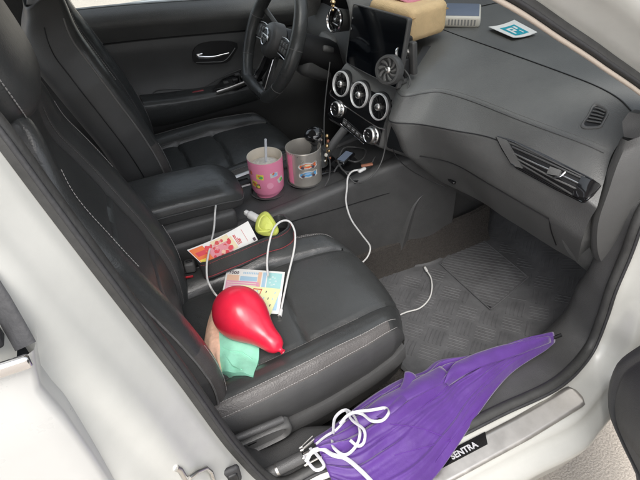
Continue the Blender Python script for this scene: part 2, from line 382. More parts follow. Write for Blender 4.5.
# outline fitted to the photographed silhouette on the plane of the pocket face
def onplane(u, v, t):
    d = RX * ((u - 320) / FPX) + RY * (-(v - 240) / FPX) - RZ
    k = (fd_h + nn * t - CP).dot(nn) / d.dot(nn); q = CP + d * k; return ((q - fd_h).dot(dd), q.z)
sil = [onplane(u, v, .205) for u, v in ((648, 340), (636, 345), (616, 361), (607, 384), (607, 410), (618, 438), (636, 478))]
PX = [p[0] for p in sil]; PZ = [p[1] for p in sil]
zb = PZ[-1]; sb = PX[-1]
out2 = [V((a, 0, z)) for a, z in sil] + [V((sb + .03, 0, zb - .03)), V((.95, 0, zb - .05)), V((1.0, 0, .6)), V((.95, 0, .93)), V((.3, 0, .93)), V((sil[0][0] + .06, 0, sil[0][1] + .03))]
ring = cr(out2, 90, closed=True); cx = sum(p.x for p in ring) / 90; cz = sum(p.z for p in ring) / 90
tr = MB(); rows = []
for t, dlt in ((.115, .02), (.16, .006), (.192, .0), (.203, .003), (.206, .010), (.205, .018), (.200, .021), (.199, .025), (.203, .030), (.205, .2)):
    rows.append([dp(cx + (p.x - cx) * (1 - dlt / .25), t, cz + (p.z - cz) * (1 - dlt / .25)) for p in ring])
tr.grid(rows, 'plastic', cv=True); tr.cap(rows[-1], 'plastic')
tr.build('door_trim', fdoor, sharp=50)

# ---- outer skin, roof, bonnet, far side
b = MB()
roofrow = lambda x, z, hw: [V((x, y * hw, z - .055 * (abs(y) ** 3))) for y in [k / 8 for k in range(-8, 9)]]
RO = [roofrow(.42, 1.335, .56), roofrow(.3, 1.375, .58), roofrow(.1, 1.42, .60), roofrow(-.2, 1.45, .61), roofrow(-.7, 1.45, .60), roofrow(-1.1, 1.41, .58)]
b.grid(RO, 'paint'); ro = b.build('roof', car, sharp=60); so = ro.modifiers.new('s', 'SOLIDIFY'); so.thickness = .03; so.offset = -1
b = MB()
rows = [[V((x, y * w, z - .06 * abs(y) ** 4)) for y in [k / 10 for k in range(-10, 11)]] for x, z, w in ((1.22, .985, .80), (1.30, .985, .82), (1.6, .955, .84), (2.0, .90, .82), (2.25, .82, .78), (2.33, .68, .76), (2.35, .35, .76))]
b.grid(rows, 'paint'); b.build('bonnet', car, sharp=60)
b = MB()
for s in (-1, 1):
    b = MB(); rows = [[V((x, s * y, z)) for x in (.98, 1.06, 1.2, 1.6, 2.0, 2.25)] for y, z in ((.80, .985), (.86, .95), (.885, .85), (.90, .6), (.88, .42))]
    b.grid(rows, 'paint'); b.build('front_wing', car, sharp=50)
b = MB()   # far side and tail of the shell
b.box((-.62, .79, .62), (.7, .06, .66), 'paint', bev=.03); b.box((-1.35, 0, .68), (.5, 1.6, .72), 'paint', bev=.1, seg=3); b.box((-.3, .70, 1.18), (.16, .06, .44), 'plastic', bev=.02)
b.box((-1.0, .68, 1.22), (.12, .06, .4), 'paint', bev=.02); b.box((-1.0, -.68, 1.22), (.12, .06, .4), 'paint', bev=.02)
b.tube(cr([V((.95, .68, .99)), V((.5, .64, 1.24)), V((.3, .62, 1.33)), V((-.2, .60, 1.40)), V((-.7, .60, 1.40)), V((-1.0, .62, 1.32))], 24), .03, 'paint', 8)
b.build('far_body_side', car)
b = MB(); b.grid([[V((1.24, y * .62, .99)) for y in (-1, -.5, 0, .5, 1)], [V((.83, y * .61, 1.19)) for y in (-1, -.5, 0, .5, 1)], [V((.42, y * .58, 1.345)) for y in (-1, -.5, 0, .5, 1)]], 'glass'); b.build('windshield', car)
b = MB(); b.grid([[V((-.22, .735, .95)), V((.9, .735, .93))], [V((-.24, .62, 1.38)), V((.35, .62, 1.32))]], 'glass'); b.build('side_window', car)

# ---- floor carpet
def floor_z(x, y=0):
    return .255 + .03 * sstep(.80, 1.10, x) + max(0, x - 1.04) * .5
b = MB()
b.grid([[V((-1.1 + 2.4 * i / 60, -.66 + 1.36 * j / 40, floor_z(-1.1 + 2.4 * i / 60) - .012)) for j in range(41)] for i in range(61)], 'carpet')
b.build('floor_carpet', car)
b = MB(); b.box((1.33, 0, .70), (.05, 1.5, .6), 'plastic_dark', bev=.01); b.build('firewall', car)

# ---- dashboard
from mathutils.bvhtree import BVHTree
def bvh_of(o):
    me = o.data; off = worldloc(o); return BVHTree.FromPolygons([v.co + off for v in me.vertices], [list(p.vertices) for p in me.polygons])
def pray(u, v): return (RX * ((u - 320) / FPX) + RY * (-(v - 240) / FPX) - RZ).normalized()
def hit(tree, u, v, off=0.0):
    """point of a built surface under a photo position, lifted off along its normal"""
    p, n, _, _ = tree.ray_cast(CP, pray(u, v))
    if p is None: p, n, _, _ = tree.find_nearest(CP + pray(u, v) * 1.2)
    if n.dot(pray(u, v)) > 0: n = -n
    return p + n * off
R1 = [V((.86, .12, .975)), at(447, 31, 'z', .973), at(506, 52, 'z', .972), at(585, 81, 'z', .969), at(617, 97, 'z', .966), V((.885, -.625, .958))]
R0 = [V((1.27, .12, .992)), V((1.28, -.2, .990)), V((1.24, -.45, .985)), V((1.12, -.60, .975)), V((1.0, -.665, .965)), V((.93, -.68, .958))]
R2 = [V((.68, -.05, .905)), V((.61, -.14, .903)), at(405, 95, 'z', .902), at(423, 92, 'z', .902), at(441, 91, 'z', .902), at(472, 100, 'z', .90), at(523, 120, 'z', .90), at(585, 143, 'z', .898), at(611, 155, 'z', .893)]
R3 = [V((.68, -.05, .835)), V((.60, -.135, .835)), at(390, 122, 'z', .835), at(420, 125, 'z', .838), at(454, 131, 'z', .845), at(496, 140, 'z', .85), at(545, 168, 'z', .845), at(584, 198, 'z', .835), at(597, 208, 'z', .825)]
R3b = [V((.68, -.05, .79)), V((.62, -.13, .79)), at(400, 140, 'z', .79), at(425, 140, 'z', .79), at(460, 150, 'z', .795), at(505, 172, 'z', .79), at(550, 198, 'z', .785), at(588, 222, 'z', .77)]
R4 = [V((.70, -.05, .735)), V((.64, -.12, .735)), at(405, 155, 'z', .735), at(425, 156, 'z', .73), at(454, 164, 'z', .73), at(489, 184, 'z', .73), at(549, 219, 'z', .725), at(582, 240, 'z', .715)]
R5 = [V((.78, -.02, .60)), V((.76, -.12, .60)), at(440, 182, 'z', .60), at(482, 204, 'z', .59), at(502, 218, 'z', .585), at(523, 231, 'z', .58), at(551, 249, 'z', .575), at(577, 264, 'z', .57)]
R6 = [V((1.1, -.02, .60)), V((1.1, -.2, .60)), V((1.12, -.4, .60)), V((1.1, -.62, .57))]
ND = 90
rws = [cr(r, ND) for r in (R0, R1, R2, R3, R3b, R4, R5, R6)]
def blend(rowsK, nsub):
    """columns across the key rows, slightly rounded"""
    cols = []
    out = []
    for j in range(len(rowsK[0])):
        k = [r[j] for r in rowsK]; cols.append(k)
    return cols
b = MB()
def roundcol(pts, rad=.012, n=5):
    out = [pts[0]]
    for i in range(1, len(pts) - 1):
        a, p, c = pts[i - 1], pts[i], pts[i + 1]; r = rad[i] if isinstance(rad, dict) else rad
        d1 = (a - p); d2 = (c - p); r1 = min(r, d1.length * .45); r2 = min(r, d2.length * .45); A = p + d1.normalized() * r1; C = p + d2.normalized() * r2
        for k in range(n + 1):
            t = k / n; out.append(A * (1 - t) ** 2 + p * 2 * t * (1 - t) + C * t * t)
    out.append(pts[-1]); return out
rad = {1: .012, 2: .016, 3: .007, 4: .03, 5: .018, 6: .02}
cols = [roundcol([r[j] for r in rws], rad) for j in range(ND)]
# insert subtle belly between key rows is left to rounding; crease seam grooves are modelled below
nrow = len(cols[0])
b.grid([[cols[j][i] for j in range(ND)] for i in range(nrow)], 'dash', mf=lambda i, j: 'dash_top' if i < 9 else 'dash')
# closing side at the door end
b.add([rws[k][-1] for k in range(8)] + [V((1.15, -.66, .62)), V((1.2, -.66, .95))], [[0, 1, 2, 3, 4, 5, 6, 7, 8, 9]], 'dash', False)
# driver half, plain padded section
drv = [(1.28, .99), (.92, .985), (.76, 1.0), (.70, .96), (.66, .86), (.68, .78), (.74, .66), (.90, .58), (1.1, .60)]
dc = roundcol([V((a, 0, z)) for a, z in drv], .03)
b.grid([[V((p.x, y, p.z)) for p in dc] for y in (.115, .2, .3, .4, .5, .6, .69)], 'dash')
dash = b.build('dashboard', car, sharp=38)
# crease grooves as dark seams with a raised lip, slightly proud thread-like beads
def offs(row, d, i0=0, i1=None): return [p + V(d) for p in row[i0:i1]]
b = MB()
b.tube(offs(rws[1], (0, 0, -.0005), 8), .0016, 'plastic_dark', 6)
b.build('top_seam', dash)
def stitch_row(idx, d, lo, hi, name, m='piping'):
    q = [cols[j][idx] + V(d) for j in range(lo, hi)]
    bb = MB(); bb.tube(q, .0015, m, 6); bb.build(name, dash)
stitch_row(10, (-.0006, 0, .0002), 14, ND - 2, 'pad_seam', 'plastic')
bb = MB(); bb.stitch([cols[j][8] + V((0, 0, .0005)) for j in range(16, ND - 2)], 'piping', r=.0005, pitch=.006); bb.build('pad_stitching', dash)
bb = MB(); bb.tube([cols[j][15] + V((-.001, 0, 0)) for j in range(12, ND - 3)], .0016, 'plastic_dark', 6); bb.build('band_seam_shade', dash)  # seam line whose black also paints the shadow between band and lower panel
b = MB(); b.tube([p + V((-.002, 0, 0)) for p in cr([at(u, v, 'z', z) for u, v, z in ((393, 148, .75), (398, 158, .72), (410, 169, .68), (428, 179, .645), (446, 187, .62))], 20)], .0014, 'plastic_dark', 6); b.build('door_gap', dash)
# the line above the vent
b = MB(); b.tube([p + V((-.001, 0, 0)) for p in cr([at(u, v, 'z', z) for u, v, z in ((420, 156, .73), (454, 164, .73), (489, 184, .73), (549, 219, .725))], 30)], .0016, 'plastic_dark', 6)
b.tube(cr([at(549, 219, 'z', .722), at(551, 231, 'z', .68), at(556, 245, 'z', .62)], 12), .0016, 'plastic_dark', 6); b.build('glovebox_seam', dash)
b = MB(); q = at(452, 181, 'z', .645); b.box(q, (.012, .03, .010), 'piano', bev=.004); b.build('glovebox_lamp', dash)

# defrost vent
DT0 = bvh_of(dash)
b = MB()
def dv(u, v, o): return hit(DT0, u, v, o)
dq = ((581, 126), (596, 104), (609, 112), (603, 124))
dring = [V((x, y, 0)) for x, y in ((582, 125), (588, 116), (593, 106), (597, 104), (606, 109), (608, 113), (603, 123), (600, 127), (586, 128))]
dr_ = cr(dring, 40, closed=True); dcn = sum(dr_, V()) / 40
def drr(sc, o): return [dv(dcn.x + (p.x - dcn.x) * sc, dcn.y + (p.y - dcn.y) * sc, o) for p in dr_]
b.grid([drr(1.12, -.002), drr(1.10, .002), drr(1.0, .003), drr(.88, .002), drr(.84, .0004), drr(.4, .0004), drr(.02, .0004)], 'trim_grey', cv=True, mf=lambda i, j: 'trim_grey' if i < 4 else 'plastic_dark')
for k in range(5):
    t = (k + .6) / 5
    b.tube([dv(596 - 10 * t, 106.5 + 16 * t, .0022), dv(600 - 7.5 * t, 107.5 + 16 * t, .0024), dv(606 - 5 * t, 110.5 + 14 * t, .0022)], .0018, 'trim_grey', 6)
b.build('defrost_vent', dash)

# side air vent, laid on the curved face; dark backing paints the recess shade
DT = bvh_of(dash)
def hv(u, v, o=0): return hit(DT, u, v, o)
def qpatch(b, q, o, m, n=10, k=5, thick=None):
    def uv(s, t): return ((q[0][0] * (1 - s) + q[1][0] * s) * (1 - t) + (q[3][0] * (1 - s) + q[2][0] * s) * t, (q[0][1] * (1 - s) + q[1][1] * s) * (1 - t) + (q[3][1] * (1 - s) + q[2][1] * s) * t)
    rows = []
    for i in range(n + 1):
        c = [hv(*uv(i / n, j / k), o) for j in range(k + 1)]
        if thick is not None: c = [hv(*uv(i / n, 0), thick)] + c + [hv(*uv(i / n, 1), thick)]
        rows.append(c)
    if thick is not None:
        rows = [[hv(*uv(0, max(0, min(1, (j - 1) / k))), thick) for j in range(k + 3)]] + rows + [[hv(*uv(1, max(0, min(1, (j - 1) / k))), thick) for j in range(k + 3)]]
    b.grid(rows, m)
def hline(pts, o, n=14):
    out = []
    for i in range(n + 1):
        t = i / n * (len(pts) - 1); k = min(int(t), len(pts) - 2); f = t - k
        out.append(hv(pts[k][0] * (1 - f) + pts[k + 1][0] * f, pts[k][1] * (1 - f) + pts[k + 1][1] * f, o))
    return out
b = MB(); qpatch(b, ((500, 139), (593, 181), (584, 201), (518, 167)), .0012, 'plastic_dark', 16, 6, -.004)
vo = ((497, 137), (512, 141), (545, 156), (590, 179), (600, 186), (592, 196), (584, 202), (555, 188), (518, 168), (512, 163), (503, 149), (497, 137))
b.tube(hline(vo, .0015, 60), .0026, 'piano', 8)
b.tube(hline(((516, 143), (545, 158), (585, 178)), .003, 20), .0022, 'plastic', 6, flatten=(.6, (0, 0, 1)))
qpatch(b, ((497, 137), (508, 141), (524, 168), (514, 165)), .0065, 'trim_grey', 5, 6, -.002)
qpatch(b, ((582, 177), (600, 186), (588, 199), (574, 194)), .0060, 'piano', 5, 5, -.002)
vent = b.build('side_air_vent', dash, sharp=40)
b = MB()
for (u0, v0, u1, v1, mm, rr_) in ((513, 147, 582, 179, 'plastic', .0020), (515, 153, 580, 185, 'satin', .0019), (519, 159, 578, 190, 'trim_grey', .0020), (522, 164, 574, 194, 'plastic', .0020)):
    b.tube(hline(((u0, v0), (u1, v1)), .0036), rr_, mm, 6)
qpatch(b, ((551, 168), (562, 172), (560, 177), (549, 173)), .0080, 'trim_grey', 5, 4, .002)
b.tube(hline(((554, 177), (562, 178), (566, 174)), .008, 8), .0016, 'chrome', 6); b.tube(hline(((513, 163), (517, 165)), .007, 3), .0026, 'chrome', 6)
b.build('vent_louvre', vent)

# end cover of the dash (door side)
b = MB()
ec = [(621, 138, .658), (610, 163, .662), (601, 190, .664), (592, 217, .667), (590, 240, .668), (593, 256, .668), (601, 266, .670), (612, 275, .674)]
L0 = [at(u, v, 'y', -y) for u, v, y in ec]
L1 = [at(u + 7, v + 3, 'y', -(y + .028)) for u, v, y in ec]
L2 = [at(u, v, 'y', -.705) for u, v in ((646, 130), (646, 145), (646, 165), (645, 190), (642, 215), (634, 235), (624, 258), (615, 279))]
Lm = [p.lerp(q, .5) + V((-.002, -.006, 0)) for p, q in zip(cr(L1, 8), L2)]
Lb = [p + V((.05, .02, -.01)) for p in L0]
b.grid([cr(x, 30) for x in (Lb, L0, [p.lerp(q, .5) + V((-.004, -.002, .002)) for p, q in zip(L0, L1)], L1, Lm, L2)], 'trim_grey')
b.build('end_cover', dash, sharp=50)
b = MB()   # lower corner of the dash under the vent
K0 = [at(u, v, 'z', z) for u, v, z in ((561, 224, .70), (562, 240, .66), (569, 254, .61), (583, 268, .56), (600, 278, .53), (612, 282, .51))]
K1 = [at(u, v, 'z', z) for u, v, z in ((592, 205, .755), (588, 222, .72), (589, 244, .66), (596, 260, .61), (606, 270, .57), (614, 278, .54))]
K2 = [at(u, v, 'z', z) for u, v, z in ((575, 212, .735), (574, 228, .70), (578, 247, .645), (589, 262, .595), (602, 273, .56), (612, 279, .53))]
K2 = [p + V((-.008, -.003, .003)) for p in K2]
KB = [p + V((.06, .01, 0)) for p in K0]
b.grid([cr(x, 24) for x in (KB, K0, K2, K1)], 'dash'); b.build('lower_corner', dash, sharp=60)
# pillar foot
b = MB(); wq = [at(622, 122, 'y', -.655), at(629, 112, 'y', -.66), at(650, 116, 'y', -.68), at(652, 142, 'y', -.685), at(624, 137, 'y', -.658)]
b.prism(wq, (.06, .03, -.02), 'plastic'); b.build('pillar_foot', dash)

# ---- centre stack
b = MB()
hw = .125
prf = [(.70, .915), (.632, .905), (.606, .885), (.586, .86), (.566, .80), (.552, .745), (.550, .725), (.575, .712), (.66, .66), (.78, .60)]
pc = roundcol([V((a, 0, z)) for a, z in prf], .012)
ys = [-1, -.97, -.9, -.5, 0, .5, .9, .97, 1]
def bow(y): return -.22 * y * hw 
rows = [[V((p.x + bow(y / 1.0) + (.018 if abs(y) > .98 else (.004 if abs(y) > .95 else 0)), y * hw - .0, p.z)) for p in pc] for y in ys]
b.grid(rows, 'dash')
stack = b.build('centre_stack', car, sharp=45)
# dark fascia inset that carries the vents
def sp_(y, z, o=0):   # point on the stack face
    x = interp([.725, .745, .80, .86, .885, .905], [.550, .552, .566, .586, .606, .632], z) + bow(y / hw)
    return V((x - o, y, z))
b = MB(); 
b.grid([[sp_(y, z, .0025) for z in (.735, .76, .80, .84, .862)] for y in (-.119, -.09, -.05, 0, .05, .09, .119)], 'piano'); b.build('fascia', stack)
def snap(u, v, y0):
    p = V((0, y0, 0)); q = at(u, v, 'y', y0); return q
fn = V((-.93, -.18, .24)).normalized()
for (u, v, yy) in ((341, 84, .086), (357, 95, 0), (377, 107, -.086)):
    c = at(u, v, 'y', yy); c = c - fn * max(0, (sp_(yy, c.z).x - c.x)) + fn * .004
    b = MB(); R = .0375
    b.lathe([(R * .98, -.02), (R, .002), (R * .985, .006), (R * .92, .007), (R * .88, .004), (R * .86, -.012)], c, fn, 'ring', 40)
    b.lathe([(R * 1.10, -.03), (R * 1.10, -.003), (R * 1.0, .0)], c, fn, 'plastic_dark', 40)
    ring = [c + fn * -.010 + (fn.orthogonal().normalized() * math.cos(t * math.pi / 12) + fn.cross(fn.orthogonal()).normalized() * math.sin(t * math.pi / 12)) * R * .86 for t in range(24)]
    b.cap(ring, 'plastic_dark')
    vt = b.build('air_vent', stack)
    b = MB(); u1 = fn.orthogonal().normalized(); u2 = fn.cross(u1)
    for k in range(8):
        a = k * math.pi / 4 + .3; dcc = u1 * math.cos(a) + u2 * math.sin(a)
        b.tube([c + dcc * .010, c + dcc * R * .82], .0013, 'plastic_dark', 6, flatten=(2, fn))
    b.tube([c + u1 * R * .82, c - u1 * R * .82], .0015, 'plastic_dark', 6)
    b.lathe([(.0001, .012), (.006, .012), (.009, .010), (.0105, .004), (.0105, -.008)], c, fn, 'satin', 20); b.build('vent_hub', vt)
# chrome line under the vents
b = MB(); b.tube(cr([sp_(.13, .815, -.002), sp_(.125, .805, .004), sp_(.06, .796, .004), sp_(-.02, .787, .004), sp_(-.10, .782, .005), sp_(-.128, .785, .002)], 30), .0018, 'chrome', 6); b.build('chrome_strip', stack)
for (u, v, yy) in ((339, 109, .075), (376, 135, -.083)):
    c = at(u, v, 'y', yy); c = c + fn * max(0, c.x - sp_(yy, c.z).x + .004); b = MB()
    b.lathe([(.027, -.03), (.027, -.002), (.0245, 0), (.0235, .006), (.0225, .012), (.0195, .014), (.0185, .012), (.0001, .012)], c, fn, 'satin', 36,
            mf=lambda i, j: 'satin' if i < 5 and not (i in (2,)) else ('chrome' if i in (2, 5) else 'plastic_dark'))
    b.tube([c + fn * .013 + V((0, -.004, .008)), c + fn * .013 + V((0, .004, .008))], .0008, 'ribbon', 5); b.tube([c + fn * .013 + V((0, -.006, -.002)), c + fn * .013 + V((0, .006, -.002))], .0008, 'grey', 5)
    b.build('climate_knob', stack)
# button bar
bl = at(346, 120, 'y', .050) + fn * .004; br_ = at(370, 140, 'y', -.060) + fn * .004; bt = at(347, 121, 'y', .05)
ex = (br_ - bl).normalized(); ez = (V((.3, 0, .93)) - ex * V((.3, 0, .93)).dot(ex)).normalized(); en = ex.cross(ez); en = en if en.x < 0 else -en
bc = (bl + br_) / 2; Rb = frame(ex, ez)
b = MB(); b.box(bc, ((br_ - bl).length, .030, .022), 'piano', Rb, bev=.006)
L_ = (br_ - bl).length
for k in range(5): b.box(bc + ex * (L_ * (-.36 + .18 * k)) + en * .0155, (L_ * .15, .003, .013), 'plastic', Rb, bev=.001); b.box(bc + ex * (L_ * (-.36 + .18 * k)) + en * .0172 + ez * .001, (L_ * .07, .0008, .0018), 'ribbon', Rb, bev=0)
b.tube([bc - ex * L_ / 2 - ez * .012 + en * .015, bc + ex * L_ / 2 - ez * .012 + en * .015], .0014, 'chrome', 6)
b.build('button_bar', stack)
# struts from stack to console
b = MB()
for s in (.02,):
    b.tube(cr([V((.535, s, .735)), V((.50, s, .70)), V((.47, s, .665)), V((.44, s, .64))], 10), .015, 'plastic', 8, flatten=(.6, (0, 1, 0)))
b.build('stack_strut', stack)

# ---- touchscreen
TL, TR, BL, BR = at(353, 3, 'x', .622), at(409, 18, 'x', .632), at(345, 63, 'x', .592), at(397, 90, 'x', .602)
sx = ((TR - TL) + (BR - BL)) / 2; sy = ((TL - BL) + (TR - BR)) / 2; sc_ = (TL + TR + BL + BR) / 4
W_, H_ = sx.length, sy.length; Rs = frame(sx, sx.cross(sy)); sN = sx.cross(sy).normalized(); sN = sN if sN.x < 0 else -sN
def rquad(k, o):
    Q = [TL, TR, BR, BL]; c = sc_; Q = [c + (q - c) * k for q in Q]; out = []
    for i in range(4):
        a, p, e = Q[i - 1], Q[i], Q[(i + 1) % 4]; A = p + (a - p).normalized() * .010; E = p + (e - p).normalized() * .010
        out += [A * (1 - t) ** 2 + p * 2 * t * (1 - t) + E * t * t + sN * o for t in (0, .25, .5, .75, 1)]
    return out
b = MB(); b.grid([rquad(.96, -.014), rquad(.995, -.012), rquad(1, -.006), rquad(1, -.001), rquad(.99, .0006), rquad(.965, .0008), rquad(.955, -.0004)], 'plastic', cv=True); b.cap(rquad(.96, -.014), 'plastic'); b.cap(rquad(.955, -.0004), 'screen')
b.box(sc_ - sN * .05 - sy * .1, (W_ * .5, H_ * .6, .06), 'plastic_dark', Rs, bev=.01)
scr = b.build('touchscreen', car)
b = MB(); b.cap(rquad(.957, .0002), 'screen')
sxn = sx.normalized(); syn = sy.normalized()
for k in (.62, .45): b.lathe([(.0001, .0006), (.003, .0006), (.003, 0)], sc_ + sN * .002 + sxn * (-W_ * .45) + syn * H_ * (k - .35), sN, 'grey', 12)
b.build('screen_glass', scr)

# ---- instrument cluster with its ringed gauge pod and the ignition switch
b = MB()
c = at(336, 20, 'x', .635); cn = V((-.95, -.18, .22)).normalized()
b.lathe([(.03, -.06), (.036, 0), (.038, .008), (.035, .011), (.032, .006), (.031, -.004), (.0001, -.004)], c, cn, 'chrome', 32, mf=lambda i, j: 'plastic' if i < 1 else ('chrome' if i < 4 else 'piano'))
b.tube([c + cn * 0, c + cn * .002 + V((0, -.012, .016))], .0015, 'satin', 5); b.lathe([(.0001, .006), (.006, .004), (.007, -.004)], c, cn, 'satin', 12)
b.tube([c + cn * .004 + V((0, .02, -.012)), c + cn * .004 + V((0, -.02, -.012))], .002, 'satin', 5)
ic0 = b
hood = cr([V((.66, .56, .92)), V((.66, .55, 1.02)), V((.665, .46, 1.065)), V((.665, .37, 1.075)), V((.665, .28, 1.06)), V((.66, .22, 1.01)), V((.655, .215, .93))], 40)
b.grid([[p + V((.14, 0, 0)) for p in hood], [p + V((0, 0, 0)) for p in hood], [p + V((-.006, 0, -.008)) for p in hood], [V((.70, .385 + (p.y - .385) * .9, .95 + (p.z - .95) * .86)) for p in hood]], 'dash')
b.grid([[V((.70, .385 + (p.y - .385) * .9, .95 + (p.z - .95) * .86)) for p in hood], [V((.71, .385 + (p.y - .385) * .9, .91)) for p in hood]], 'piano')
b.build('instrument_cluster', car)
b = MB(); c = at(320, 52, 'x', .628); cn = V((-.93, -.1, .34)).normalized()
b.lathe([(.036, -.03), (.036, 0), (.033, .004), (.029, .002), (.028, -.012), (.0001, -.012)], c, cn, 'plastic', 28, mf=lambda i, j: 'plastic' if i < 3 else 'plastic_dark')
c2 = at(325, 49, 'x', .612); b.lathe([(.0001, .010), (.008, .009), (.0115, .004), (.012, -.01), (.010, -.03)], c2, cn, 'trim_grey', 20)
b.box(c - cn * .034, (.12, .13, .06), 'dash', frame((0, 1, 0), cn), bev=.02)
b.build('ignition_switch', car)

# ---- steering column and wheel
wc = at(275, 41, 'y', .365); wn = V((-.90, 0, .43)).normalized(); wy = V((0, 1, 0)); wz = wn.cross(wy); wz = wz if wz.z > 0 else -wz
def wp(a, r, o=0): return wc + wy * (-math.cos(a) * r) + wz * (math.sin(a) * r) + wn * o
b = MB()
rim = []
for k in range(96):
    a = 2 * math.pi * k / 96; r = .186
    y_, z_ = math.cos(a) * r, math.sin(a) * r
    z_ = max(z_, -.163 + .004 * abs(math.cos(a)))    # flat bottom
    rim.append(wc + wy * -y_ + wz * z_ + wn * .012)
rim = cr(rim, 110, closed=True)
rows = []; 
for i, p in enumerate(rim):
    t = (rim[(i + 1) % 110] - rim[i - 1]).normalized(); w = t.cross(wn)
    a = 2 * math.pi * i / 110; th = .0178 + .0022 * (abs(math.cos(a)) ** 6) + .001 * math.sin(a * 3)
    rows.append([p + w * (math.cos(q) * th) + wn * (math.sin(q) * th * 1.15) for q in [2 * math.pi * k / 16 for k in range(16)]])
b.grid(rows, 'leather', cu=True, cv=True)
wheel = b.build('steering_wheel', car)
b = MB()
for a in (.12, math.pi - .12, math.pi + .62, -0.62):   # seams on the rim
    i = int((a % (2 * math.pi)) / (2 * math.pi) * 110); b = MB(); b.tube([rows[i][k] + (rows[i][k] - rim[i]) * .02 for k in range(16)], .0008, 'piping', 4, closed=True); b.build('rim_seam', wheel)
b = MB()   # hub
hubo = [(.052 * math.cos(k * math.pi / 6), .052 * math.sin(k * math.pi / 6)) for k in range(12)]
ring = cr([V((a, z, 0)) for a, z in hubo], 48, closed=True)
rows = [[wc + wy * -(p.x * s) + wz * (p.y * s) + wn * (o + .018) for p in ring] for s, o in ((1.10, -.030), (1.08, -.012), (1.04, .002), (.95, .009), (.75, .014), (.4, .017), (.02, .018))]
b.grid(rows, 'plastic', cv=True); hub = b.build('hub', wheel)
b = MB()   # spokes with button clusters
for s in (-1, 1):
    def sk(x, z, o): return wc + wy * -(s * x) + wz * z + wn * o
    q = [[sk(.045, .022, .004), sk(.045, -.018, .004)], [sk(.09, .026, .006), sk(.09, -.016, .006)], [sk(.135, .022, .004), sk(.135, -.020, .004)], [sk(.168, .014, .004), sk(.168, -.022, .004)]]
    rows = [[a + wn * -.02, a, c_, c_ + wn * -.02] for a, c_ in q]
    b.grid(rows, 'plastic')
    for k in range(3):
        for h in (0, 1): b.box(sk(.078 + .02 * k, .012 - .017 * h, .010), (.013, .016, .006), 'trim_grey', frame(wy, wn), bev=.002)
        b.box(sk(.078 + .02 * k, .013, .0135), (.006, .001, .0006), 'ribbon', frame(wy, wn), bev=0)
    b.tube(cr([sk(.062, .028, .008), sk(.10, .031, .009), sk(.14, .026, .008)], 10), .0016, 'satin', 5)
    b.tube(cr([sk(.062, -.022, .008), sk(.10, -.022, .009), sk(.14, -.026, .008)], 10), .0016, 'satin', 5)
for s in (-1, 1):    # lower V spokes
    def sk(x, z, o): return wc + wy * -(s * x) + wz * z + wn * o
    b.grid([[sk(.014, -.045, -.015), sk(.014, -.045, .002), sk(.038, -.042, .002), sk(.038, -.042, -.015)], [sk(.018, -.10, -.012), sk(.018, -.10, .004), sk(.045, -.10, .004), sk(.045, -.10, -.012)], [sk(.03, -.152, .0), sk(.03, -.152, .010), sk(.062, -.150, .010), sk(.062, -.150, 0)]], 'piano')
    b.tube([sk(.040, -.05, .004), sk(.047, -.10, .006), sk(.06, -.145, .010)], .0018, 'chrome', 5)
b.build('spoke', wheel)
b = MB()   # round emblem: chrome ring crossed by a bar
en_ = wn; eo = wc + wn * .038 + wz * .004
b.tube([eo + wy * (.025 * math.cos(t * math.pi / 20)) + wz * (.025 * math.sin(t * math.pi / 20)) for t in range(40) if True], .0024, 'chrome', 6, closed=True)
b.box(eo, (.058, .014, .003), 'satin', frame(wy, wn), bev=.001)
text_mesh(b, 'NISSAN', eo + wn * .0018, -wy, wz, .0115, 'plastic_dark', .0003, .01)
b.build('emblem', hub)
b = MB(); b.tube(cr([wc - wn * .02, wc - wn * .08, wc - wn * .16, wc - wn * .28], 12), lambda t: .048 + .018 * t, 'plastic_dark', 20)
b.box(wc - wn * .15 + V((0, 0, -.03)), (.10, .10, .13), 'plastic', frame((0, 1, 0), wn), bev=.03, seg=4)
b.build('steering_column', car)
b = MB(); b.tube(cr([wc - wn * .06 + V((0, .05, .02)), wc - wn * .045 + V((0, .12, .05)), wc - wn * .035 + V((0, .17, .07))], 8), lambda t: .006 + .004 * t, 'plastic', 8)
b.build('column_stalk', car)

# ---- driver door (far)
b = MB()
def yb(z): return interp([.3, .5, .60, .66, .74, .80, .90, .955, .985, 1.0], [.69, .70, .675, .67, .70, .70, .695, .672, .69, .725], z)
zs = [.30, .42, .5, .56, .60, .64, .68, .72, .76, .80, .84, .87, .885, .892, .900, .915, .935, .955, .970, .982, .992, 1.0, 1.003]
rows = []
for i in range(50):
    x = -.45 + 1.40 * i / 49; drop = -.055 * sstep(-.2, .8, x) * 1.0
    r = []
    for z in zs:
        zz = z + (drop if z > .8 else drop * .4 * (z - .3) / .5)
        y = yb(z)
        if .878 < z < .895: y += .006      # groove under the top pad
        r.append(V((x, y, zz + .012 * (z > .8))))
    r.append(V((x, .745, r[-1].z))); rows.append(r)
b.grid(rows, 'plastic', mf=lambda i, j: 'plastic_dark' if j in (12,) else ('dash' if j > 12 else 'leather_side'))
ddoor = b.build('driver_door', car, sharp=60)
b = MB(); b.box((.25, .80, .64), (1.35, .11, .70), 'paint', bev=.03); b.build('outer_panel', ddoor)
b = MB(); # armrest with trim
AR = [at(u, v, 'y', .62) for u, v in ((143, 103), (170, 100), (215, 93), (262, 82))]
ARb = [at(u, v, 'y', .63) for u, v in ((143, 128), (172, 124), (212, 113), (258, 100))]
A2 = cr(AR, 20); B2 = cr(ARb, 20)
b.grid([[p + V((0, .08, .006)) for p in A2], [p + V((0, .02, .004)) for p in A2], [p for p in A2], [p + V((0, -.008, -.014)) for p in A2], [p.lerp(q, .6) + V((0, -.006, 0)) for p, q in zip(A2, B2)], B2, [p + V((0, .05, -.015)) for p in B2]], 'leather')
